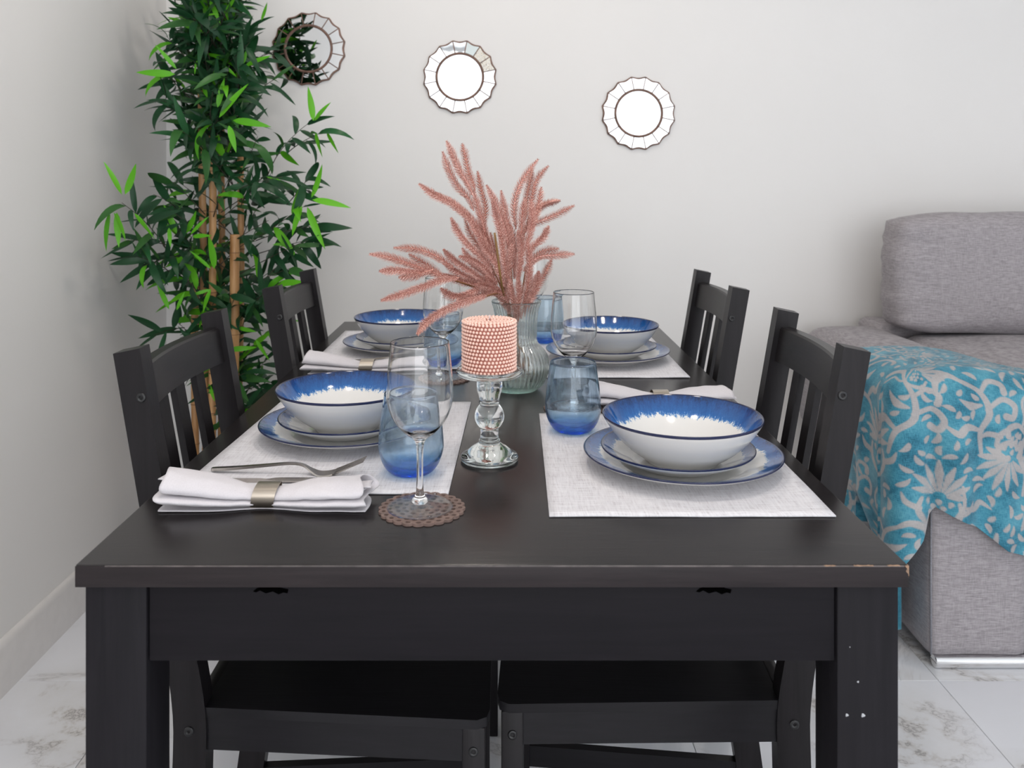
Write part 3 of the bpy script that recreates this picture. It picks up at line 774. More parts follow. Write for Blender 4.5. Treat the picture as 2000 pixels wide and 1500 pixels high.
def spray(label, dbase, fronds, stem_px=None):
    bp = P(BASEPX[0], 600, vy)
    t_ = thing('pink_spray', label, 'decorative branch', (vx, vy, TZ+0.0083), 0, 'pink glitter sprays in the vase')
    org = Vector(t_.location)
    for fr in fronds:
        pxs, dtip, droot = fr; n = len(pxs)
        pts = [P(x, y, dtip+(droot-dtip)*(i/(n-1))**0.8)-org for i, (x, y) in enumerate(pxs)]
        frond(t_, pts)
    # main stem down into the vase
    sp = [P(x, y, d)-org for x, y, d in stem_px]
    sm = [Vector(p) for p in smooth_prof([tuple(p) for p in sp], 6)]
    V, Fc = tube_data(sm, 0.0017, 7); mesh_obj('stem', V, Fc, M['rose_stem'], t_)
    return t_
D = 1.60
spray('tall upper left pink glitter spray reaching highest in the vase', D, [
    ([(873, 277), (884, 302), (897, 332), (912, 355), (926, 385)], 1.53, 1.56),
    ([(903, 282), (909, 308), (915, 335), (922, 352), (928, 372)], 1.60, 1.57),
    ([(865, 298), (876, 330), (892, 362), (914, 385), (925, 412)], 1.56, 1.57),
    ([(933, 336), (939, 368), (948, 402), (946, 428), (942, 452)], 1.61, 1.58),
    ([(926, 372), (932, 400), (941, 430), (950, 465), (962, 505)], 1.56, 1.58),
    ([(820, 360), (848, 380), (880, 396), (908, 418), (932, 446)], 1.50, 1.56),
    ([(852, 377), (884, 396), (914, 421), (938, 448), (962, 490)], 1.54, 1.58),
], [(942, 430, 1.58), (958, 480, 1.58), (978, 545, 1.59), (998, 610, 1.598), (1005, 670, 1.60), (1018, 735, 1.60)])
spray('mid left pink glitter spray below the tallest one', D, [
    ([(882, 427), (894, 452), (914, 478), (940, 502), (962, 530)], 1.52, 1.57),
    ([(918, 433), (934, 458), (952, 486), (968, 520)], 1.55, 1.58),
    ([(908, 430), (922, 462), (944, 492), (966, 540)], 1.60, 1.59),
    ([(904, 486), (920, 512), (944, 532), (970, 562)], 1.55, 1.58),
    ([(898, 501), (924, 508), (948, 526), (972, 556)], 1.50, 1.57),
    ([(867, 488), (884, 506), (910, 524), (942, 546), (978, 575)], 1.48, 1.57),
], [(960, 520, 1.575), (978, 560, 1.585), (994, 605, 1.592), (1000, 660, 1.60), (1012, 720, 1.595)])
spray('centre pink glitter spray standing upright above the vase mouth', D, [
    ([(951, 363), (964, 388), (977, 418), (988, 455), (996, 500)], 1.55, 1.58),
    ([(979, 374), (984, 402), (992, 440), (1000, 490), (1004, 530)], 1.57, 1.59),
    ([(962, 395), (969, 422), (977, 452), (984, 500), (990, 545)], 1.52, 1.58),
    ([(1012, 452), (1018, 480), (1016, 515), (1010, 550)], 1.53, 1.58),
    ([(990, 430), (1003, 462), (1008, 500), (1004, 545)], 1.62, 1.61),
    ([(936, 468), (950, 490), (968, 515), (985, 560)], 1.54, 1.58),
    ([(1000, 478), (994, 510), (992, 545), (995, 585)], 1.56, 1.59),
    ([(958, 456), (966, 488), (976, 525), (988, 570)], 1.60, 1.60),
], [(996, 500, 1.585), (1000, 550, 1.59), (1004, 600, 1.60), (1010, 660, 1.605), (1024, 725, 1.60)])
spray('upper right pink glitter spray leaning to the wall', D, [
    ([(1050, 312), (1028, 340), (1010, 374), (1004, 410), (1008, 448)], 1.64, 1.62),
    ([(1070, 325), (1050, 348), (1040, 382), (1036, 418), (1026, 455)], 1.66, 1.62),
    ([(1040, 330), (1034, 358), (1028, 392), (1026, 430)], 1.68, 1.63),
    ([(1057, 367), (1052, 396), (1044, 426), (1034, 455)], 1.62, 1.61),
    ([(1093, 392), (1066, 398), (1046, 414), (1030, 442)], 1.70, 1.62),
    ([(1120, 402), (1090, 417), (1060, 430), (1034, 440), (1014, 462)], 1.64, 1.61),
    ([(1024, 388), (1020, 420), (1018, 456), (1014, 500)], 1.60, 1.60),
    ([(1036, 392), (1040, 425), (1036, 452), (1024, 490)], 1.58, 1.60),
], [(1026, 440, 1.62), (1020, 490, 1.615), (1014, 550, 1.61), (1010, 610, 1.60), (1008, 670, 1.60), (1020, 728, 1.61)])
spray('lower right pink glitter spray over the vase rim', D, [
    ([(1071, 443), (1060, 464), (1042, 480), (1028, 505)], 1.56, 1.59),
    ([(1090, 486), (1064, 489), (1046, 500), (1028, 524)], 1.62, 1.60),
    ([(1120, 496), (1086, 498), (1050, 503), (1022, 530)], 1.58, 1.59),
    ([(1077, 508), (1066, 532), (1052, 556), (1034, 584)], 1.66, 1.62),
    ([(1052, 531), (1049, 552), (1040, 578), (1024, 604)], 1.55, 1.585),
    ([(1046, 538), (1040, 560), (1030, 590), (1016, 622)], 1.60, 1.60),
    ([(1030, 470), (1034, 510), (1032, 550), (1022, 596)], 1.57, 1.59),
    ([(1012, 545), (1014, 570), (1012, 600), (1010, 630)], 1.56, 1.59),
    ([(996, 548), (1000, 575), (1006, 602), (1010, 634)], 1.57, 1.59),
], [(1028, 520, 1.60), (1020, 570, 1.60), (1010, 620, 1.60), (1004, 675, 1.59), (1008, 730, 1.59)])
spray('long pink glitter spray stretching far left over the plates', D, [
    ([(724, 496), (752, 500), (792, 512), (834, 528), (880, 545)], 1.46, 1.50),
    ([(771, 484), (812, 486), (852, 500), (886, 524)], 1.50, 1.51),
    ([(743, 529), (776, 528), (806, 532), (836, 532)], 1.44, 1.49),
    ([(781, 541), (806, 539), (828, 532), (846, 527)], 1.47, 1.49),
    ([(800, 497), (826, 512), (850, 528), (870, 545)], 1.52, 1.51),
    ([(746, 586), (786, 574), (826, 560), (862, 547), (896, 543)], 1.42, 1.50),
    ([(868, 536), (900, 548), (936, 558), (975, 578)], 1.50, 1.57),
    ([(868, 515), (898, 534), (932, 550), (968, 572)], 1.51, 1.57),
], [(880, 545, 1.505), (930, 562, 1.54), (975, 582, 1.575), (998, 615, 1.595), (1006, 670, 1.605), (1016, 730, 1.615)])
spray('low pink glitter spray drooping in front of the left far wine glass', D, [
    ([(816, 652), (834, 628), (868, 606), (908, 590), (950, 578)], 1.36, 1.46),
    ([(862, 564), (880, 577), (904, 578), (932, 566), (950, 562)], 1.42, 1.50),
    ([(898, 586), (928, 580), (962, 570), (985, 572)], 1.44, 1.54),
    ([(930, 556), (954, 560), (978, 572), (994, 590)], 1.46, 1.56),
    ([(950, 540), (966, 562), (982, 585), (998, 615)], 1.50, 1.58),
], [(948, 579, 1.46), (975, 574, 1.53), (994, 592, 1.572), (1002, 640, 1.60), (1006, 690, 1.61), (1010, 735, 1.60)])
# the bare brown stick standing in the sprays
tk = thing('copper_stick', 'bare brown stem standing upright among the pink sprays', 'decorative branch', (vx, vy, TZ+0.0083))
org = Vector(tk.location)
sm = [P(x, y, d)-org for x, y, d in [(966, 455, 1.48), (971, 490, 1.49), (976, 530, 1.50), (982, 568, 1.53), (990, 600, 1.575), (1000, 650, 1.60), (1022, 690, 1.595), (1036, 735, 1.60)]]
V, Fc = tube_data([Vector(p) for p in smooth_prof([tuple(p) for p in sm], 5)], 0.0020, 8); mesh_obj('stem', V, Fc, plain('brown_stem', (0.24, 0.13, 0.045), 0.45, var=0.3), tk)

# ------------------------------------------------------------------ napkins with rings
def napkin(label, loc, rot, seed, flip=1):
    random.seed(seed)
    nk = thing('rolled_napkin', label, 'napkin', loc, rot, 'white napkins in metal rings')
    Ln = 0.240; nx = 60
    # folded cross-section path (y, z): a serpentine of layers, top one rolled
    path = [(-0.020, 0.0015), (0.000, 0.0010), (0.024, 0.0016), (0.0305, 0.0045), (0.026, 0.0080), (0.004, 0.0085), (-0.020, 0.0080), (-0.0275, 0.0105), (-0.029, 0.0135), (-0.022, 0.0160), (0.002, 0.0155), (0.022, 0.0150), (0.029, 0.0185),
            (0.029, 0.0250), (0.022, 0.0315), (0.008, 0.0350), (-0.008, 0.0345), (-0.021, 0.0295), (-0.0265, 0.0235), (-0.022, 0.0190), (-0.006, 0.0190), (0.012, 0.0200), (0.018, 0.0240), (0.008, 0.0285), (-0.008, 0.0275)]
    ps = smooth_prof(path, 4); m = len(ps); th = 0.0011
    V = []; Fc = []
    nrm = []
    for i in range(m):
        a = ps[max(i-1, 0)]; b = ps[min(i+1, m-1)]; tx, tz = b[0]-a[0], b[1]-a[1]; l = math.hypot(tx, tz) or 1; nrm.append((-tz/l, tx/l))
    for s in (1, -1):
        for ix in range(nx+1):
            u = ix/nx; x = (u-0.5)*Ln; q = abs(u-0.5)*2
            pin = 1-0.52*math.exp(-(q/0.34)**2); pinz = (1-0.34*math.exp(-(q/0.42)**2))*(0.90 if u > 0.5 else 0.90+0.32*min(1, q)**1.5)
            for i, (y, z) in enumerate(ps):
                fr = i/(m-1)
                wob = noise.noise(Vector((x*28+seed, y*45, z*60)))*0.0038*q+noise.noise(Vector((x*90, y*90+seed, z*90)))*0.0009
                yy = y*pin; zz = z*pinz
                low = max(0, 1-zz/0.018)
                ex = x+(u-0.5)*2*(0.012*noise.noise(Vector((fr*9+seed, 3, u*2)))+0.006*math.sin(fr*11+seed))*q**6
                
                V.append((ex, yy+nrm[i][0]*th*s*0.5+wob*(0.7), max(0.0004, zz+nrm[i][1]*th*s*0.5+abs(wob)*0.6*min(1, fr*4))))
    A = (nx+1)*m
    for ix in range(nx):
        for i in range(m-1):
            a = ix*m+i; Fc.append((a, a+1, a+m+1, a+m)); Fc.append((A+a, A+a+m, A+a+m+1, A+a+1))
    for ix in range(nx):
        a = ix*m; Fc.append((a, a+m, A+a+m, A+a)); a = ix*m+m-1; Fc.append((a, A+a, A+a+m, a+m))
    for i in range(m-1):
        a = i; Fc.append((a, A+a, A+a+1, a+1)); a = nx*m+i; Fc.append((a, a+1, A+a+1, A+a))
    mesh_obj('cloth', V, Fc, M['napkin'], nk)
    # oval ring hugging the pinch
    V = []; Fc = []; n = 64; w_ = 0.0135
    for k, (dx, ro) in enumerate(((-w_, 0.0), (-w_, 0.0009), (w_, 0.0009), (w_, 0.0))):
        for i in range(n):
            a = 2*PI*i/n; sy = math.copysign(abs(math.cos(a))**0.8, math.cos(a)); sz = math.copysign(abs(math.sin(a))**0.8, math.sin(a))
            V.append((dx+(0.003*flip*math.sin(a)), (0.0162+ro)*sy+0.0003, 0.0138+(0.0130+ro)*sz))
    for k in range(4):
        for i in range(n):
            j = (i+1) % n; a = k*n; b = ((k+1) % 4)*n; Fc.append((a+i, a+j, b+j, b+i))
    mesh_obj('napkin_ring', V, Fc, M['satin'], nk, True, 40)
    return nk
napkin('rolled white napkin in a metal ring at the near left table corner', (-0.281, 1.028, TZ+0.0003), 0.0, 3)
napkin('rolled white napkin in a metal ring at the far left setting', (-0.273, 1.735, TZ+0.0003), 0.0, 11)
napkin('rolled white napkin in a metal ring behind the near right bowl', (0.266, 1.478, TZ+0.0003), 0.03, 5)

# ------------------------------------------------------------------ cutlery
def fork_mesh():
    # outline widths along x (0 handle end .. 0.2 tine tips), height profile
    xs = [0, 0.004, 0.03, 0.07, 0.105, 0.122, 0.132, 0.142, 0.150, 0.158, 0.166]
    wd = [0.0030, 0.0042, 0.0040, 0.0032, 0.0026, 0.0030, 0.0055, 0.0095, 0.0115, 0.0120, 0.0120]
    zc = [0.0040, 0.0042, 0.0060, 0.0100, 0.0135, 0.0120, 0.0065, 0.0016, 0.0008, 0.0018, 0.0040]
    th = [0.0016, 0.0018, 0.0017, 0.0015, 0.0014, 0.0013, 0.0011, 0.0009, 0.0008, 0.0008, 0.0008]
    q = smooth_prof(list(zip(xs, wd, zc, th)), 3)
    V = []; Fc = []
    for (x, w_, z, t_) in q: V += [(x, -w_, z-t_), (x, w_, z-t_), (x, w_*0.85, z+t_), (x, -w_*0.85, z+t_)]
    n = len(q)
    for i in range(n-1):
        for k in range(4): a = i*4+k; b = i*4+(k+1) % 4; Fc.append((a, b, b+4, a+4))
    Fc += [(3, 2, 1, 0), tuple((n-1)*4+k for k in range(4))]
    for j in range(4):
        yc = -0.0098+j*0.00653; b = len(V); m = 6
        for i in range(m+1):
            x = 0.164+0.041*i/m; z = 0.0036+0.0175*(i/m)**1.05; w_ = 0.0021*(1-0.55*(i/m)**2)
            V += [(x, yc-w_, z-0.0007), (x, yc+w_, z-0.0007), (x, yc+w_, z+0.0007), (x, yc-w_, z+0.0007)]
        for i in range(m):
            for k in range(4): a = b+i*4+k; c_ = b+i*4+(k+1) % 4; Fc.append((a, c_, c_+4, a+4))
        Fc += [(b+3, b+2, b+1, b), tuple(b+m*4+k for k in range(4))]
    return V, Fc
V, Fc = fork_mesh()
fk = mesh_obj('fork', V, Fc, M['steel'], None, True, 40); fk.location = (-0.3845, 1.143, ZM); fk.rotation_euler.z = -0.06
tag(fk, 'steel fork lying on the near left placemat beside the knife', 'fork', 'steel forks')
f2 = cp(fk, (-0.338, 1.815, ZM), 'steel fork on the far left placemat behind the rolled napkin', -0.04)
f3 = cp(fk, (0.392, 1.322, ZM), 'steel fork behind the near right bowl, handle end showing', PI-0.10)
def knife_mesh():
    q = smooth_prof([(0, 0.0030, 0.0017), (0.004, 0.0045, 0.0022), (0.05, 0.0042, 0.0024), (0.085, 0.0036, 0.0028), (0.095, 0.0026, 0.0026), (0.102, 0.0030, 0.0014), (0.110, 0.0070, 0.0009), (0.125, 0.0085, 0.0008), (0.165, 0.0078, 0.0007), (0.190, 0.0045, 0.0006), (0.203, 0.0006, 0.0004)], 3)
    V = []; Fc = []
    for (x, w_, t_) in q:
        yo = 0.0
        V += [(x, -w_*0.8, 0.0030-t_), (x, w_, 0.0030-t_*0.4), (x, w_, 0.0030+t_*0.4), (x, -w_*0.8, 0.0030+t_)]
    n = len(q)
    for i in range(n-1):
        for k in range(4): a = i*4+k; b = i*4+(k+1) % 4; Fc.append((a, b, b+4, a+4))
    Fc += [(3, 2, 1, 0), tuple((n-1)*4+k for k in range(4))]
    return V, Fc
V, Fc = knife_mesh()
kn = mesh_obj('knife', V, Fc, M['steel'], None, True, 35); kn.location = (-0.402, 1.106, ZM-0.0008+0.0004); kn.rotation_euler.z = 0.0
tag(kn, 'steel table knife between the fork and the near left napkin', 'knife', 'steel table knives')
cp(kn, (-0.345, 1.792, ZM), 'steel table knife behind the far left napkin', -0.02)

# ------------------------------------------------------------------ wall mirrors
def wall_mirror(label, px, py, odd=()):
    Rm = 0.1205; Ri = 0.0755; c = P(px, py, ROOM_F-0.012)
    t_ = thing('wall_mirror', label, 'mirror', (c.x, ROOM_F, c.z), 0, 'round scalloped wall mirrors')
    n = 16; a0 = PI/2+PI/n
    def edge(a, R_):    # scalloped outline: points outward at divider angles, dips inward between
        k = ((a-a0)/(2*PI/n)) % 1.0
        return R_*(1-0.050*math.sin(PI*k)**1.2)
    # back plate with its thick edge
    m = n*12; V = []; Fc = []
    for (s, y) in ((1.0, -0.0005), (1.012, -0.005), (1.0, -0.0085), (0.975, -0.0095)):
        for i in range(m): a = 2*PI*i/m+a0; r = edge(a, Rm)*s; V.append((r*math.cos(a), y, r*math.sin(a)))
    for k in range(3):
        for i in range(m): j = (i+1) % m; Fc.append((k*m+i, k*m+j, (k+1)*m+j, (k+1)*m+i))
    b = len(V); 
    for i in range(m): a = 2*PI*i/m+a0; V.append((Ri*0.9*math.cos(a), -0.0095, Ri*0.9*math.sin(a)))
    for i in range(m): j = (i+1) % m; Fc.append((3*m+i, 3*m+j, b+j, b+i))
    mesh_obj('frame', V, Fc, M['copper'], t_, True, 40)
    # inner ring
    prof = [(Ri-0.0040, -0.009), (Ri-0.0034, -0.0125), (Ri, -0.0145), (Ri+0.0034, -0.0125), (Ri+0.0040, -0.0095)]
    V = []; Fc = []; m = 96
    for r, y in prof:
        for i in range(m): a = 2*PI*i/m; V.append((r*math.cos(a), y, r*math.sin(a)))
    for k in range(len(prof)-1):
        for i in range(m): j = (i+1) % m; Fc.append((k*m+i, k*m+j, (k+1)*m+j, (k+1)*m+i))
    mesh_obj('ring', V, Fc, M['copper'], t_)
    V = [(0, -0.0100, 0)]; Fc = []
    for i in range(m): a = 2*PI*i/m; V.append(((Ri-0.002)*math.cos(a), -0.0100, (Ri-0.002)*math.sin(a)))
    for i in range(m): Fc.append((0, 1+i, 1+(i+1) % m))
    for i in range(m): V.append(((Ri-0.002)*math.cos(2*PI*i/m), -0.0085, (Ri-0.002)*math.sin(2*PI*i/m)))
    for i in range(m): j = (i+1) % m; Fc.append((1+i, 1+m+i, 1+m+j, 1+j))
    mesh_obj('mirror_disc', V, Fc, M['mirror'], t_, False)
    for k in range(n):
        A0 = a0+2*PI*k/n; A1 = A0+2*PI/n; g = 0.0017; q = 8; V = []; Fc = []
        for lay, y in ((0, -0.0112), (1, -0.0090)):
            for i in range(q+1):
                u = i/q
                for (r_, yy) in ((Ri+0.0046, 0.0012), (None, 0)):
                    R_ = r_ if r_ else None
                    aa = A0+(A1-A0)*u
                    r = R_ if R_ else edge(A0+(A1-A0)*min(max(u, 0.001), 0.999), Rm)-0.0046
                    ga = g/r; aa = A0+ga+(A1-A0-2*ga)*u
                    V.append((r*math.cos(aa), y-(yy if lay == 0 else 0)*0.2, r*math.sin(aa)))
        mm = (q+1)*2
        for i in range(q):
            a = i*2; Fc.append((a, a+1, a+3, a+2)); Fc.append((a+1, mm+a+1, mm+a+3, a+3)); Fc.append((a, a+2, mm+a+2, mm+a))
        Fc.append((0, mm, mm+1, 1)); Fc.append((2*q, 2*q+1, mm+2*q+1, mm+2*q))
        mt = M['mirror']; lab = None
        ang = math.degrees((A0+A1)/2) % 360
        for (an, mk, lb) in odd:
            if abs((ang-an+180) % 360-180) < 11: mt = M[mk]; lab = lb
        o = mesh_obj('mirror_panel', V, Fc, mt, t_, False)
        if lab: o['label'] = lab
    return t_
wall_mirror('scalloped round mirror at the upper left, partly behind bamboo leaves', 602, 95)
wall_mirror('scalloped round mirror in the middle of the three on the wall', 898, 150, [(67.5, 'greyed', 'dull grey mirror panel'), (45, 'speckled', 'speckled mirror panel'), (22.5, 'speckled', 'speckled mirror panel')])
wall_mirror('scalloped round mirror hung lowest and rightmost on the wall', 1247.5, 221)

# ------------------------------------------------------------------ sofa
def soft_box(name, x0, x1, y0, y1, z0, z1, mat, par, rad, puff=0.012, wr=0.004, seed=0, seg=5, cuts=14, freq=9):
    nx, ny, nz = [max(3, int(s/0.022)) for s in (x1-x0, y1-y0, z1-z0)]
    bm = bmesh.new(); bmesh.ops.create_cube(bm, size=1.0)
    for v in bm.verts: v.co = Vector((x0 if v.co.x < 0 else x1, y0 if v.co.y < 0 else y1, z0 if v.co.z < 0 else z1))
    for ax, nn in ((0, nx), (1, ny), (2, nz)):
        es = [e for e in bm.edges if abs((e.verts[0].co-e.verts[1].co)[ax]) > 1e-5]
        bmesh.ops.subdivide_edges(bm, edges=es, cuts=nn, use_grid_fill=True)
    c = Vector(((x0+x1)/2, (y0+y1)/2, (z0+z1)/2)); h = Vector(((x1-x0)/2, (y1-y0)/2, (z1-z0)/2))
    rad = min(rad, h.x*0.98, h.y*0.98, h.z*0.98)
    for v in bm.verts:
        p = v.co-c; inner = Vector([max(-(h[k]-rad), min(h[k]-rad, p[k])) for k in range(3)])
        d = p-inner
        if d.length > 1e-6:
            nd = d.normalized(); 
            p2 = inner+nd*rad
        else: nd = Vector((0, 0, 0)); p2 = p
        fx, fy, fz = [1-(p[k]/h[k])**2 for k in range(3)]
        pf = puff*(max(fx, 0.0)*max(fz, 0.0) if abs(nd.y) > 0.7 else (max(fx, 0)*max(fy, 0) if abs(nd.z) > 0.7 else max(fy, 0)*max(fz, 0)))
        w_ = noise.noise(Vector((p2.x*freq+seed, p2.y*freq, p2.z*freq*1.8)))*wr
        e = math.exp(-((p2.x+h.x)/0.10)**2)
        w_ += -abs(noise.noise(Vector((p2.x*6+seed, p2.y*5, p2.z*34))))*wr*2.2*e
        v.co = c+p2+nd*(pf+w_)
    return bm_obj(name, bm, mat, par, True, None)
AX0, AX1, AY0 = 0.918, 1.205, 1.985
sf = thing('sofa', 'grey fabric sofa with chunky arm and chrome bar foot at the right', 'sofa', (1.9, 2.35, 0))
def SB(name, x0, x1, y0, y1, z0, z1, mat, **k): return soft_box(name, x0-1.9, x1-1.9, y0-2.35, y1-2.35, z0, z1, mat, sf, **k)
SB('arm', 0.982, AX1, AY0+0.004, 2.77, 0.030, 0.50, M['sofa'], rad=0.012, puff=0.004, wr=0.002, seed=2)
SB('arm_pad', AX0, AX1+0.005, AY0, 2.76, 0.34, 0.667, M['sofa'], rad=0.085, puff=0.014, wr=0.003, seed=5)
SB('base', AX1+0.002, 3.20, AY0+0.03, 2.77, 0.030, 0.40, M['sofa'], rad=0.02, puff=0.002, wr=0.001, seed=3)
SB('seat_cushion', AX1-0.03, 2.20, AY0-0.01, 2.60, 0.42, 0.668, M['sofa'], rad=0.05, puff=0.022, wr=0.002, seed=9)
SB('backrest', 1.270, 3.20, 2.62, 2.80, 0.30, 0.93, M['sofa'], rad=0.05, puff=0.005, wr=0.002, seed=6)
SB('backrest_wing', 1.135, 1.300, 2.62, 2.78, 0.30, 0.688, M['sofa'], rad=0.02, puff=0.002, wr=0.002, seed=8)
SB('back_cushion', 1.140, 2.18, 2.470, 2.625, 0.686, 1.018, M['sofa'], rad=0.036, puff=0.016, wr=0.0065, seed=14, freq=7)
# outer upright seam on the arm front
V, Fc = tube_data([(0.985-1.9, AY0+0.0045-2.35, 0.035), (0.984-1.9, AY0+0.0040-2.35, 0.20), (0.985-1.9, AY0+0.0045-2.35, 0.42)], 0.0022, 6); mesh_obj('seam', V, Fc, M['sofa_under'], sf)
for x0, x1, y in ((0.995, 2.0, 1.999), (1.05, 3.1, 2.70)):
    V, Fc = tube_data([(x0-1.9, y-2.35, 0.0150), (x0+0.0015-1.9, y-2.35, 0.0150), (x1-1.9, y-2.35, 0.0150)], [0.0135, 0.0148, 0.0148], 28)
    mesh_obj('foot', V, Fc, M['chrome'], sf, True, 40)

# ------------------------------------------------------------------ throw blanket over the arm
def blanket():
    # plan outline: down the outer side, round the front corner, along the front
    oxs = AX0-0.024; fy = AY0-0.020; rc = 0.075
    outl = []
    def along(pts, n):
        for i in range(n):
            t_ = i/n; outl.append((pts[0][0]+(pts[1][0]-pts[0][0])*t_, pts[0][1]+(pts[1][1]-pts[0][1])*t_))
    along([(oxs, 2.30), (oxs, fy+rc)], 150)
    for i in range(70):
        a = PI+PI/2*i/70; outl.append((oxs+rc+rc*math.cos(a), fy+rc+rc*math.sin(a)))
    along([(oxs+rc, fy), (AX1+0.035, fy)], 130); outl.append((AX1+0.035, fy))
    O = np.array(outl); n = len(O); seg = np.r_[0, np.cumsum(np.hypot(*(O[1:]-O[:-1]).T))]; U = seg/seg[-1]
    dO = np.gradient(O, axis=0); nn = np.stack([dO[:, 1], -dO[:, 0]], 1); nn /= np.linalg.norm(nn, axis=1)[:, None]
    cen_ = np.array([1.1, 2.3]); sg = np.sign(((O-cen_)*nn).sum(1)); nn *= sg[:, None]
    I = np.stack([np.interp(U, [0, 0.5, 1], [1.165, 1.200, 1.235]), np.interp(U, [0, 0.5, 1], [2.25, 2.15, 2.07])], 1)
    # hem heights along the perimeter, seam lengths in metres
    s = seg; Ltot = seg[-1]; sc = 0.365-rc*0+0.0
    side_end = 2.30-(fy+rc)
    corner_end = side_end+rc*PI/2
    hem = np.interp(s, [0, side_end*0.5, side_end, side_end+0.03, side_end+0.060, corner_end-0.015, corner_end+0.000, corner_end+0.012, corner_end+0.04, corner_end+0.10, corner_end+0.17, Ltot],
                    [0.02, 0.03, 0.06, 0.14, 0.235, 0.31, 0.368, 0.386, 0.372, 0.345, 0.290, 0.255])
    nt_, nd_ = 110, 240
    fold = corner_end+0.004
    V = np.zeros((n, nt_+nd_, 3)); UV = np.zeros((n, nt_+nd_, 2))
    R = 0.060; zt = 0.667+0.010
    for i in range(n):
        x0, y0 = I[i]; x1, y1 = O[i]; nx_, ny_ = nn[i]
        xe, ye = x1-nx_*R, y1-ny_*R
        Lt = math.hypot(xe-x0, ye-y0)
        for k in range(nt_):
            t_ = k/nt_; x = x0+(xe-x0)*t_; y = y0+(ye-y0)*t_
            crown = 0.014*math.sin(PI*min(1, max(0, (x-AX0)/(AX1-AX0))))
            z = zt+crown-0.004*t_*0-0.0015
            z += 0.002*noise.noise(Vector((x*14, y*14, 2)))
            V[i, k] = (x, y, z); UV[i, k] = (s[i], -(Lt+R*PI/2)*(1-t_)-0)
        drop = (zt-R)-hem[i]; Ltot2 = R*PI/2+drop
        b1 = 0.030*math.exp(-((s[i]-(fold+0.055))/0.040)**2)+0.022*math.exp(-((s[i]-(fold-0.065))/0.045)**2)-0.010*math.exp(-((s[i]-fold)/0.013)**2)
        b1 += 0.016*math.exp(-((s[i]-(fold+0.16))/0.035)**2)+0.010*math.sin(s[i]*46+1.3)*(s[i] < side_end)
        for k in range(nd_):
            q = k/(nd_-1)*Ltot2
            if q < R*PI/2:
                a = q/R; off = -R+R*math.sin(a); z = zt-R+R*math.cos(a)
            else:
                off = 0; z = zt-R-(q-R*PI/2)
            g = min(1.0, max(0.0, q/0.22)); g = g*g*(3-2*g)
            e = b1*g+0.0035*noise.noise(Vector((s[i]*16, z*9, 4)))*g
            lim = -0.003 if z > 0.34 else -0.003-0.055*min(1, (0.34-z)/0.12)
            if side_end*0.35 < s[i] < side_end: e -= 0.052*min(1, max(0, (0.35-z)/0.14))*min(1, (side_end-s[i])/0.03)
            cr0 = 0.014*math.sin(PI*min(1, max(0, (xe-AX0)/(AX1-AX0))))*max(0, 1-q/0.05)
            V[i, nt_+k] = (x1+nx_*(off+max(e, lim)), y1+ny_*(off+max(e, lim)), z+cr0-0.0015); UV[i, nt_+k] = (s[i], q)
    m = nt_+nd_
    idx = np.arange(n*m).reshape(n, m)
    f = np.stack([idx[:-1, :-1], idx[1:, :-1], idx[1:, 1:], idx[:-1, 1:]], -1).reshape(-1, 4)
    pts = UV.reshape(-1, 2)
    # floral damask: list of tapered strokes, drawn in cloth coordinates (m)
    strokes = []
    def st(pl, w0, w1, w2=None):
        pl = smooth_prof([tuple(p) for p in pl], 5); k = len(pl)
        for i in range(k-1):
            f0, f1 = i/(k-1), (i+1)/(k-1)
            if w2 is None: ra, rb = w0+(w1-w0)*f0, w0+(w1-w0)*f1
            else:
                W_ = lambda f: (w0+(w1-w0)*f*2) if f < 0.5 else (w1+(w2-w1)*(f-0.5)*2)
                ra, rb = W_(f0), W_(f1)
            strokes.append((pl[i], pl[i+1], ra, rb))
    def flower(cx, cy, sc_, rot, flip=1):
        def T(x, y): x *= flip; return (cx+sc_*(x*math.cos(rot)-y*math.sin(rot)), cy+sc_*(x*math.sin(rot)+y*math.cos(rot)))
        # fan of petals
        for a, l_ in ((-1.25, 0.9), (-0.85, 1.15), (-0.45, 1.2), (-0.1, 1.3), (0.25, 1.2), (0.62, 1.2), (1.0, 1.05), (1.35, 0.8)):
            st([T(0.20*math.sin(a), -0.15-0.20*math.cos(a)), T(0.62*l_*math.sin(a), -0.15-0.62*l_*math.cos(a)), T((0.95*l_)*math.sin(a*1.06), -0.15-0.95*l_*math.cos(a*1.06))], 0.03*sc_, 0.115*sc_, 0.03*sc_)
        # scale rows of the seed head
        for r_ in range(4):
            y = 0.02+0.20*r_; w_ = 0.40-0.08*r_
            for j in range(3 if r_ % 2 == 0 else 2):
                xj = (j-(1 if r_ % 2 == 0 else 0.5))*w_*0.8
                st([T(xj, y), T(xj*0.9, y+0.10)], 0.085*sc_, 0.035*sc_)
        for sgn in (-1, 1):
            st([T(sgn*0.55, -0.05), T(sgn*0.62, 0.35), T(sgn*0.35, 0.75), T(0, 1.0)], 0.06*sc_, 0.10*sc_, 0.02*sc_)
            st([T(sgn*0.60, 0.30), T(sgn*0.95, 0.15), T(sgn*1.10, -0.15)], 0.10*sc_, 0.09*sc_, 0.015*sc_)
        st([T(0, 0.95), T(0.1, 1.3), T(0.45, 1.75), T(0.25, 2.3)], 0.045*sc_, 0.055*sc_, 0.045*sc_)
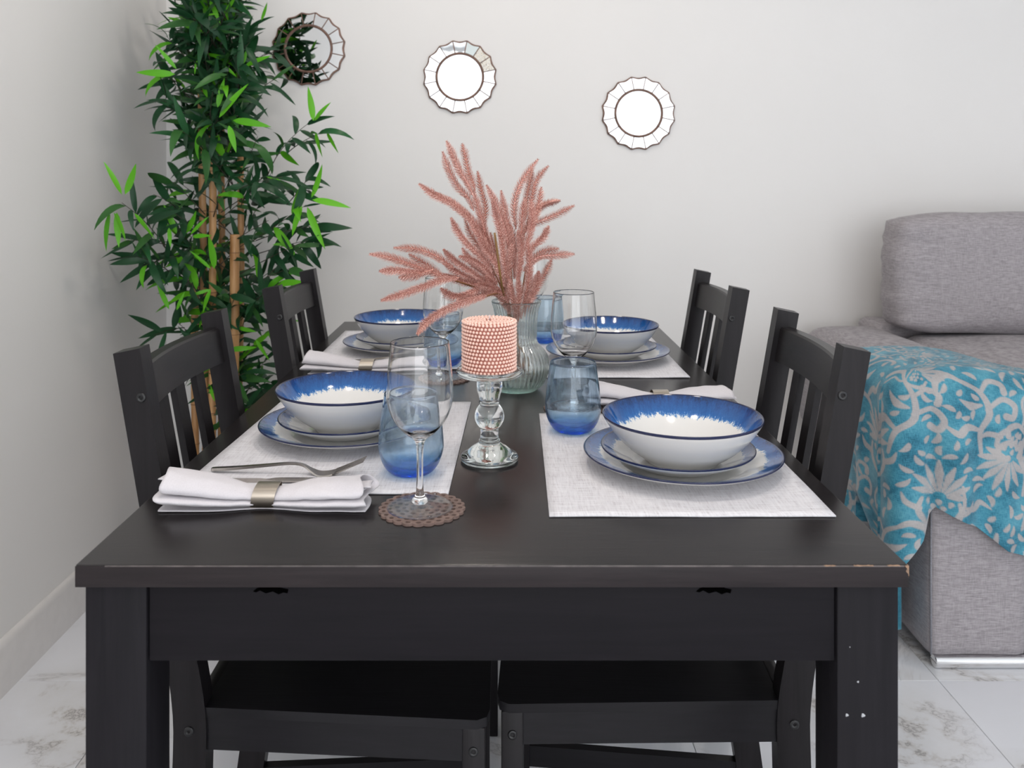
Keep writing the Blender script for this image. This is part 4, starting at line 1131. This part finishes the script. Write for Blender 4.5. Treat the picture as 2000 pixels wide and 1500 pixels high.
    def scroll(cx, cy, sc_, rot, flip=1):
        def T(x, y): x *= flip; return (cx+sc_*(x*math.cos(rot)-y*math.sin(rot)), cy+sc_*(x*math.sin(rot)+y*math.cos(rot)))
        st([T(0, 1.3), T(0.1, 0.7), T(0.45, 0.25), T(0.35, -0.35), T(-0.05, -0.75)], 0.05*sc_, 0.09*sc_, 0.05*sc_)
        st([T(0.42, 0.15), T(0.85, -0.05), T(1.15, 0.20), T(1.05, 0.48), T(0.85, 0.40)], 0.06*sc_, 0.08*sc_, 0.09*sc_)
        st([T(0.35, -0.3), T(0.70, -0.55), T(1.0, -0.42), T(0.98, -0.2)], 0.05*sc_, 0.07*sc_, 0.09*sc_)
        st([T(0.12, 0.65), T(-0.25, 0.45), T(-0.55, 0.55), T(-0.85, 0.25)], 0.04*sc_, 0.13*sc_, 0.02*sc_)
        st([T(-0.05, -0.75), T(-0.30, -0.95), T(-0.65, -0.85), T(-0.80, -0.55)], 0.05*sc_, 0.12*sc_, 0.05*sc_)
        st([T(0.30, 0.0), T(0.0, -0.05), T(-0.28, -0.30)], 0.03*sc_, 0.11*sc_, 0.01*sc_)
    # positions along (perimeter s, drop q); q<0 lies on the arm top
    for fx_, fy_, sc_, rt, fl in ((0.10, 0.16, 0.062, 0.1, 1), (0.24, 0.22, 0.070, -0.05, -1), (0.395, 0.31, 0.066, 0.10, 1), (0.365, 0.02, 0.050, 1.1, -1), (0.555, 0.20, 0.066, -2.6, 1), (0.16, -0.12, 0.055, 0.6, 1), (0.52, -0.10, 0.055, -0.9, 1), (0.02, 0.40, 0.065, 0, 1), (0.20, 0.50, 0.065, 0.2, -1), (0.66, 0.06, 0.055, 0.4, 1)):
        flower(fx_, fy_, sc_, rt, fl)
    for fx_, fy_, sc_, rt, fl in ((0.31, 0.10, 0.085, 0.1, 1), (0.47, 0.10, 0.085, -0.2, 1), (0.62, 0.20, 0.080, 0.3, -1), (0.17, 0.07, 0.07, -0.4, -1), (0.33, -0.12, 0.075, 0.8, 1), (0.47, -0.20, 0.06, 0.2, -1), (0.05, 0.02, 0.07, 0.4, 1), (0.31, 0.43, 0.075, 0.1, -1), (0.46, 0.36, 0.07, 2.9, 1), (0.11, 0.33, 0.07, -0.2, 1), (0.06, -0.12, 0.06, 1.0, 1)):
        scroll(fx_, fy_, sc_, rt, fl)
    dmin = np.full(len(pts), 1.0)
    warp = pts.copy()
    for (a, b, ra, rb) in strokes:
        a = np.array(a); b = np.array(b); lo = np.minimum(a, b)-0.02; hi = np.maximum(a, b)+0.02
        sel = np.where((pts[:, 0] > lo[0]) & (pts[:, 0] < hi[0]) & (pts[:, 1] > lo[1]) & (pts[:, 1] < hi[1]))[0]
        if len(sel) == 0: continue
        p = pts[sel]-a; d = b-a; t_ = np.clip((p@d)/max(d@d, 1e-9), 0, 1)
        dist = np.linalg.norm(p-t_[:, None]*d, axis=1)-(ra+(rb-ra)*t_)
        dmin[sel] = np.minimum(dmin[sel], dist)
    fr_ = np.random.default_rng(4)
    def paint(a, b, ra, rb):
        a = np.array(a); b = np.array(b); lo = np.minimum(a, b)-0.03; hi = np.maximum(a, b)+0.03
        sel = np.where((pts[:, 0] > lo[0]) & (pts[:, 0] < hi[0]) & (pts[:, 1] > lo[1]) & (pts[:, 1] < hi[1]))[0]
        if len(sel) == 0: return
        p = pts[sel]-a; d = b-a; t_ = np.clip((p@d)/max(d@d, 1e-9), 0, 1)
        dmin[sel] = np.minimum(dmin[sel], np.linalg.norm(p-t_[:, None]*d, axis=1)-(ra+(rb-ra)*t_))
    for it in range(260):
        free = np.where(dmin > 0.0105)[0]
        if len(free) < 50: break
        c_ = pts[free[fr_.integers(len(free))]]; an = fr_.uniform(0, 2*PI); ln = fr_.uniform(0.016, 0.034); cv = fr_.choice([-1, 1])*fr_.uniform(0.3, 0.9)
        q_ = []
        for j in range(9):
            f_ = j/8-0.5; aa = an+cv*f_; q_.append((c_[0]+math.cos(aa)*ln*2*f_*0.5, c_[1]+math.sin(aa)*ln*2*f_*0.5, 0.0010+0.0048*math.sin(PI*min(1, (j/8)**0.8))))
        for u_, v_ in zip(q_[:-1], q_[1:]): paint(u_[:2], v_[:2], u_[2], v_[2])
    mask = np.clip(0.5-dmin/0.0018, 0, 1)
    # hem binding
    me = bpy.data.meshes.new('throw_blanket'); me.from_pydata(V.reshape(-1, 3).tolist(), [], f.tolist())
    at = me.attributes.new('pattern', 'FLOAT', 'POINT'); at.data.foreach_set('value', mask.astype(np.float32))
    at2 = me.attributes.new('cloth_uv', 'FLOAT_VECTOR', 'POINT'); at2.data.foreach_set('vector', np.c_[pts, np.zeros(len(pts))].astype(np.float32).ravel())
    m_, nt, b = new_mat('teal_damask')
    A1 = nt.nodes.new('ShaderNodeAttribute'); A1.attribute_name = 'pattern'
    A2 = nt.nodes.new('ShaderNodeAttribute'); A2.attribute_name = 'cloth_uv'
    mp = nt.nodes.new('ShaderNodeMapping'); L(nt, A2.outputs['Vector'], mp.inputs[0]); mp.inputs['Scale'].default_value = (90, 900, 1); mp.inputs['Rotation'].default_value = (0, 0, 0.5)
    mp2 = nt.nodes.new('ShaderNodeMapping'); L(nt, A2.outputs['Vector'], mp2.inputs[0]); mp2.inputs['Scale'].default_value = (900, 90, 1); mp2.inputs['Rotation'].default_value = (0, 0, -0.5)
    n1 = noise_t(nt, mp.outputs[0], 1.0, 3, 0.6); n2 = noise_t(nt, mp2.outputs[0], 1.0, 3, 0.6)
    n3 = noise_t(nt, A2.outputs['Vector'], 16, 3, 0.5)
    sm_ = mathn(nt, 'ADD', mathn(nt, 'MULTIPLY', n1, 0.30), mathn(nt, 'ADD', mathn(nt, 'MULTIPLY', n2, 0.30), mathn(nt, 'MULTIPLY', n3, 0.4)))
    teal = ramp(nt, sm_, [(0.40, (0.010, 0.105, 0.17)), (0.50, (0.050, 0.255, 0.36)), (0.60, (0.12, 0.38, 0.48))])
    beige = ramp(nt, sm_, [(0.38, (0.30, 0.29, 0.30)), (0.60, (0.48, 0.46, 0.455))])
    mx = nt.nodes.new('ShaderNodeMix'); mx.data_type = 'RGBA'; L(nt, A1.outputs['Fac'], mx.inputs['Factor']); L(nt, teal, mx.inputs['A']); L(nt, beige, mx.inputs['B'])
    L(nt, mx.outputs['Result'], b.inputs['Base Color']); b.inputs['Roughness'].default_value = 0.6
    b.inputs['Sheen Weight'].default_value = 0.35; b.inputs['Sheen Roughness'].default_value = 0.35; b.inputs['Specular IOR Level'].default_value = 0.3
    bump(nt, b, mathn(nt, 'ADD', mathn(nt, 'ADD', n1, n2), mathn(nt, 'MULTIPLY', A1.outputs['Fac'], 0.5)), 0.6, 0.0012)
    o = link('throw_blanket', me, m_, None, True)
    sol = o.modifiers.new('thickness', 'SOLIDIFY'); sol.thickness = 0.002; sol.offset = 1.0
    tag(o, 'teal velvet throw blanket with pale floral damask draped over the sofa arm', 'blanket')
    return o
blanket()

# ------------------------------------------------------------------ artificial bamboo
random.seed(21)
PB = P(425, 900, 2.50)
bb = thing('bamboo_plant', 'tall green bamboo plant with pale canes in the left corner', 'plant', (PB.x, 2.50, 0))
org = Vector(bb.location)
V, Fc = lathe([(0, 0.0), (0.10, 0.0), (0.125, 0.20), (0.130, 0.205), (0.130, 0.22), (0.120, 0.22), (0.117, 0.195), (0, 0.195)], 40)
mesh_obj('pot', V, Fc, M['pot'], bb, True, 40)
V, Fc = lathe([(0.117, 0.196), (0.06, 0.203), (0, 0.206)], 24); mesh_obj('moss', V, Fc, M['moss'], bb)
def cane(px, ytop, d, r, lean=0.0):
    top_ = P(px, ytop, d)-org; bx = P(px, 900, d)-org
    zt = top_.z; base = Vector((bx.x*0.8+lean, bx.y*0.6, 0.19))
    n = 40; pts = []; rr = []
    segl = 0.115; nodes = []
    for i in range(n*3+1):
        f = i/(n*3); z = base.z+(zt-base.z)*f
        xx = base.x+(top_.x-base.x)*min(1, f*1.5); yy = base.y+(top_.y-base.y)*min(1, f*1.5)
        ph = (z/segl) % 1.0
        bul = 1+0.10*math.exp(-(min(ph, 1-ph)/0.035)**2)
        pts.append((xx+0.004*math.sin(z*3+px), yy, z)); rr.append(r*bul)
    V, Fc = tube_data(pts, rr, 12)
    o = mesh_obj('cane', V, Fc, M['bamboo'], bb)
    k = math.ceil(base.z/segl)
    while k*segl < zt-0.01:
        z = k*segl; f = (z-base.z)/(zt-base.z)
        i = min(n*3, max(0, int(f*n*3))); p = Vector(pts[i])
        V2, F2 = lathe([(r*1.02, -0.0022), (r*1.16, 0.0), (r*1.02, 0.0022)], 12)
        mesh_obj('node_ring', [(a+p.x, b+p.y, c+z) for a, b, c in V2], F2, M['node'], o)
        k += 1
    return pts
canes = [cane(396, 150, 2.52, 0.0105), cane(413, 262, 2.46, 0.0105), cane(461, 458, 2.44, 0.0135), cane(381, 545, 2.58, 0.011), cane(472, 300, 2.57, 0.0095), cane(434, 200, 2.60, 0.010)]
# leaf meshes with different bends
def leaf_data(L_=0.1, w_=0.0105, bend=0.6, fold=0.25, twist=0.0):
    n = 8; V = []; Fc = []
    x = z = 0.0; ang = 0.12
    for i in range(n+1):
        t_ = i/n
        wd = w_*max(0.02, (math.sin(PI*min(1, t_**0.72))**0.85))*(1 if t_ < 1 else 0)
        tw = twist*t_; cy, sy = math.cos(tw), math.sin(tw)
        for s_ in (-1, 0, 1):
            yy, zz = s_*wd*cy, abs(s_)*wd*fold+s_*wd*sy
            V.append((x-zz*math.sin(-ang)*0.0, yy, z+zz))
        x += L_/n*math.cos(ang); z += L_/n*math.sin(ang); ang -= bend/n
    for i in range(n):
        for k in range(2): a = i*3+k; Fc.append((a, a+3, a+4, a+1))
    return V, Fc
leafmeshes = {}
for mk in ('leaf_dark', 'leaf_mid', 'leaf_bright'):
    leafmeshes[mk] = []
    for (bend, tw, w_) in ((0.3, 0.0, 0.0105), (0.9, 0.3, 0.010), (1.5, -0.2, 0.0112), (0.1, 0.6, 0.0085), (0.6, -0.5, 0.0118)):
        V, Fc = leaf_data(0.1, w_*0.90, bend*1.15, 0.22, tw)
        me = bpy.data.meshes.new('leaf'); me.from_pydata(V, [], Fc); me.materials.append(M[mk])
        me.polygons.foreach_set('use_smooth', [True]*len(me.polygons)); me['nv'] = len(V)
        leafmeshes[mk].append((me, np.array(V), np.array(Fc)))
leaves = []   # (size, matkey, variant, matrix)
def add_leaf(p, d, length, mk, roll=None, var=None, facing=0.55):
    d = d.normalized()
    cand = Vector((random.uniform(-1, 1)*0.6, -facing-random.random()*0.4, random.uniform(0.0, 1)))   # leaf blade normal
    up = cand-d*cand.dot(d)
    if up.length < 0.05: up = Vector((0, -1, 0.2))-d*Vector((0, -1, 0.2)).dot(d)
    up.normalize()
    if up.z < 0 and random.random() < 0.8: up = -up
    side = up.cross(d)
    mt = Matrix((d, side, up)).transposed().to_4x4(); mt.translation = p
    s_ = length/0.1
    mt = mt @ Matrix.Diagonal((s_, random.uniform(0.85, 1.15)*min(s_, 1.1), s_, 1))
    leaves.append((length, mk, random.randrange(5) if var is None else var, mt))
def dclamp(px, d): 
    if px < CX: d = min(d, 1.062*F/(CX-px))
    return min(d, 2.76)
twV, twF = [], []
def twig(p0, p1, n, lmin=0.065, lmax=0.128, bright=0.10, spread=0.85, first=0.25):
    """thin branch p0->p1 (world) with n leaves"""
    ax = p1-p0; Lg = ax.length; sag = Vector((0, 0, 0.06*Lg))
    mid = (p0+p1)/2+sag+Vector((random.uniform(-.04, .04), random.uniform(-.04, .04), 0))*Lg*3
    pts = []
    for i in range(7):
        t_ = i/6; pts.append((1-t_)**2*p0+2*t_*(1-t_)*mid+t_*t_*p1)
    tube_data([q-org for q in pts], [0.0016*(1-0.55*i/6) for i in range(7)], 5, twV, twF)
    for i in range(n):
        t_ = first+(1-first)*(i+random.random()*0.5)/n; t_ = min(t_, 1)
        j = min(5, int(t_*6)); q = pts[j].lerp(pts[j+1], t_*6-j); tg = (pts[j+1]-pts[j]).normalized()
        if i >= n-1: dv = tg+Vector((random.uniform(-.2, .2),)*3)
        else:
            a = (i*2.4)+random.uniform(-.5, .5); s1 = tg.cross(Vector((0, 0, 1)));
            if s1.length < 0.1: s1 = Vector((1, 0, 0))
            s1.normalize(); s2 = s1.cross(tg)
            dv = tg*random.uniform(0.35, 0.9)+(s1*math.cos(a)+s2*math.sin(a))*spread
        dv.z -= random.uniform(0.0, 0.55)
        mk = 'leaf_bright' if random.random() < bright else ('leaf_mid' if random.random() < 0.18 else 'leaf_dark')
        ln = random.uniform(lmin, lmax)
        tip = q+dv.normalized()*ln
        if tip.x < ROOM_L+0.02 or tip.y > ROOM_F-0.02: dv.x = abs(dv.x); dv.y = -abs(dv.y)
        tip = q+dv.normalized()*ln
        if tip.x < ROOM_L+0.015: continue
        add_leaf(q, dv, ln, mk)
env = [(-90, 345, 500), (0, 322, 505), (60, 318, 515), (110, 300, 530), (150, 290, 525), (200, 300, 540), (250, 318, 545), (300, 335, 520), (350, 305, 590), (400, 275, 635), (450, 245, 635), (500, 250, 625), (550, 275, 590), (600, 290, 540), (650, 285, 520), (700, 380, 545), (760, 440, 560), (830, 440, 530)]
ey = [e[0] for e in env]; el = [e[1] for e in env]; er = [e[2] for e in env]
for k in range(172):
    y = random.uniform(-95, 800) if k % 5 else random.uniform(-60, 240)
    if y > 640 and random.random() < 0.45: y = random.uniform(0, 600)
    l_, r_ = np.interp(y, ey, el), np.interp(y, ey, er)
    side = random.random()
    cx_ = random.choice([398, 412, 462, 432]); 
    fr = random.uniform(0.0, 1.0)
    xt = l_+28+(r_-l_-56)*fr
    d0 = random.uniform(2.44, 2.60); d1 = dclamp(xt-35, random.uniform(2.28, 2.68))
    p1 = P(xt, y, d1); p0 = P(cx_+(xt-cx_)*0.15, y+random.uniform(40, 110), d0)
    twig(p0, p1, random.randint(6, 9), bright=0.09)
# traced outlying branches
for (a, b, n, d0, d1, br_) in (
        ((335, 505), (238, 396), 9, 2.42, 2.20, 0.30), ((330, 480), (250, 470), 7, 2.44, 2.28, 0.0), ((360, 430), (300, 380), 7, 2.5, 2.3, 0.1),
        ((520, 350), (606, 238), 9, 2.50, 2.42, 0.12), ((560, 300), (632, 258), 5, 2.48, 2.40, 0.1), ((480, 480), (598, 400), 10, 2.46, 2.36, 0.2),
        ((500, 470), (620, 440), 9, 2.46, 2.40, 0.15), ((490, 500), (600, 470), 9, 2.46, 2.42, 0.05), ((470, 130), (560, 95), 8, 2.5, 2.62, 0.0), ((500, 180), (545, 150), 6, 2.5, 2.60, 0.1),
        ((380, 230), (315, 195), 8, 2.5, 2.40, 0.1), ((370, 190), (322, 140), 7, 2.5, 2.42, 0.2), ((380, 130), (325, 70), 8, 2.5, 2.42, 0.05),
        ((360, 640), (300, 655), 5, 2.50, 2.36, 0.0), ((480, 690), (540, 640), 8, 2.46, 2.5, 0.2), ((486, 760), (560, 740), 7, 2.46, 2.5, 0.1), ((476, 780), (520, 700), 7, 2.46, 2.52, 0.15), ((340, 540), (262, 500), 8, 2.44, 2.26, 0.0),
        ((350, 500), (280, 520), 8, 2.46, 2.30, 0.05), ((560, 400), (600, 350), 8, 2.46, 2.40, 0.05)):
    twig(P(*a, d0), P(*b, d1), n, bright=br_)
# the brightest leaves, each where the photograph shows it: base px, tip px, depth
for (bx, by, tx, ty, d) in (
        (425, 210, 438, 153, 2.36), (428, 230, 484, 163, 2.34), (455, 235, 528, 247, 2.36), (447, 245, 461, 297, 2.34), (238, 380, 200, 318, 2.17), (244, 380, 266, 320, 2.16),
        (222, 415, 246, 470, 2.16), (228, 415, 232, 482, 2.18), (215, 415, 206, 490, 2.18), (262, 416, 300, 467, 2.2), (342, 145, 266, 141, 2.30), (345, 135, 303, 88, 2.30),
        (612, 236, 602, 170, 2.4), (614, 236, 645, 200, 2.4), (616, 258, 632, 307, 2.4), (638, 258, 662, 300, 2.42), (608, 386, 630, 322, 2.36), (610, 390, 684, 405, 2.36),
        (590, 402, 570, 460, 2.34), (600, 404, 634, 486, 2.36), (520, 345, 548, 352, 2.38), (345, 456, 320, 400, 2.36), (362, 456, 384, 412, 2.36), (372, 458, 408, 425, 2.34),
        (376, 462, 412, 460, 2.32), (412, 525, 370, 490, 2.33), (418, 525, 408, 460, 2.33), (412, 565, 368, 578, 2.34), (412, 565, 396, 610, 2.32), (330, 604, 306, 552, 2.33),
        (345, 606, 362, 570, 2.33), (500, 664, 528, 705, 2.42), (465, 640, 500, 648, 2.42), (408, 750, 420, 785, 2.40), (330, 445, 333, 482, 2.32), (410, 0, 430, 45, 2.40), (440, 20, 462, -10, 2.4),
        (478, 130, 530, 108, 2.42), (475, 125, 482, 95, 2.42), (440, 130, 462, 150, 2.40), (510, 40, 522, 5, 2.5), (385, 118, 380, 145, 2.4)):
    a = P(bx, by, d); b = P(tx, ty, d-random.uniform(-0.01, 0.03))
    if b.x < ROOM_L+0.012: b.x = ROOM_L+0.012
    add_leaf(a, b-a, (b-a).length*1.03, 'leaf_bright', var=random.choice((0, 0, 3)), facing=1.2)
leaves.sort(key=lambda q: -q[0]*(1.35 if q[1] == 'leaf_bright' else 1)*(1.0 if q[3].translation.z > 0.62 else 0.5))
for q in leaves[:300]:
    me = leafmeshes[q[1]][q[2]][0]
    o = bpy.data.objects.new('leaf', me); C.objects.link(o); o.parent = bb
    o.matrix_basis = Matrix.Translation(-org) @ q[3]
for mk in ('leaf_dark', 'leaf_mid', 'leaf_bright'):
    VV = []; FF = []; off = 0
    for q in leaves[300:]:
        if q[1] != mk: continue
        _, v, f = leafmeshes[mk][q[2]]
        mm = np.array(Matrix.Translation(-org) @ q[3]); VV.append(v@mm[:3, :3].T+mm[:3, 3]); FF.append(f+off); off += len(v)
    if VV:
        o = mesh_obj('foliage', np.concatenate(VV).tolist(), np.concatenate(FF).tolist(), M[mk], bb, fixn=False); o['kind'] = 'stuff'
o = mesh_obj('twigs', twV, twF, M['twig'], bb); o['kind'] = 'stuff'
print('leaves', len(leaves))
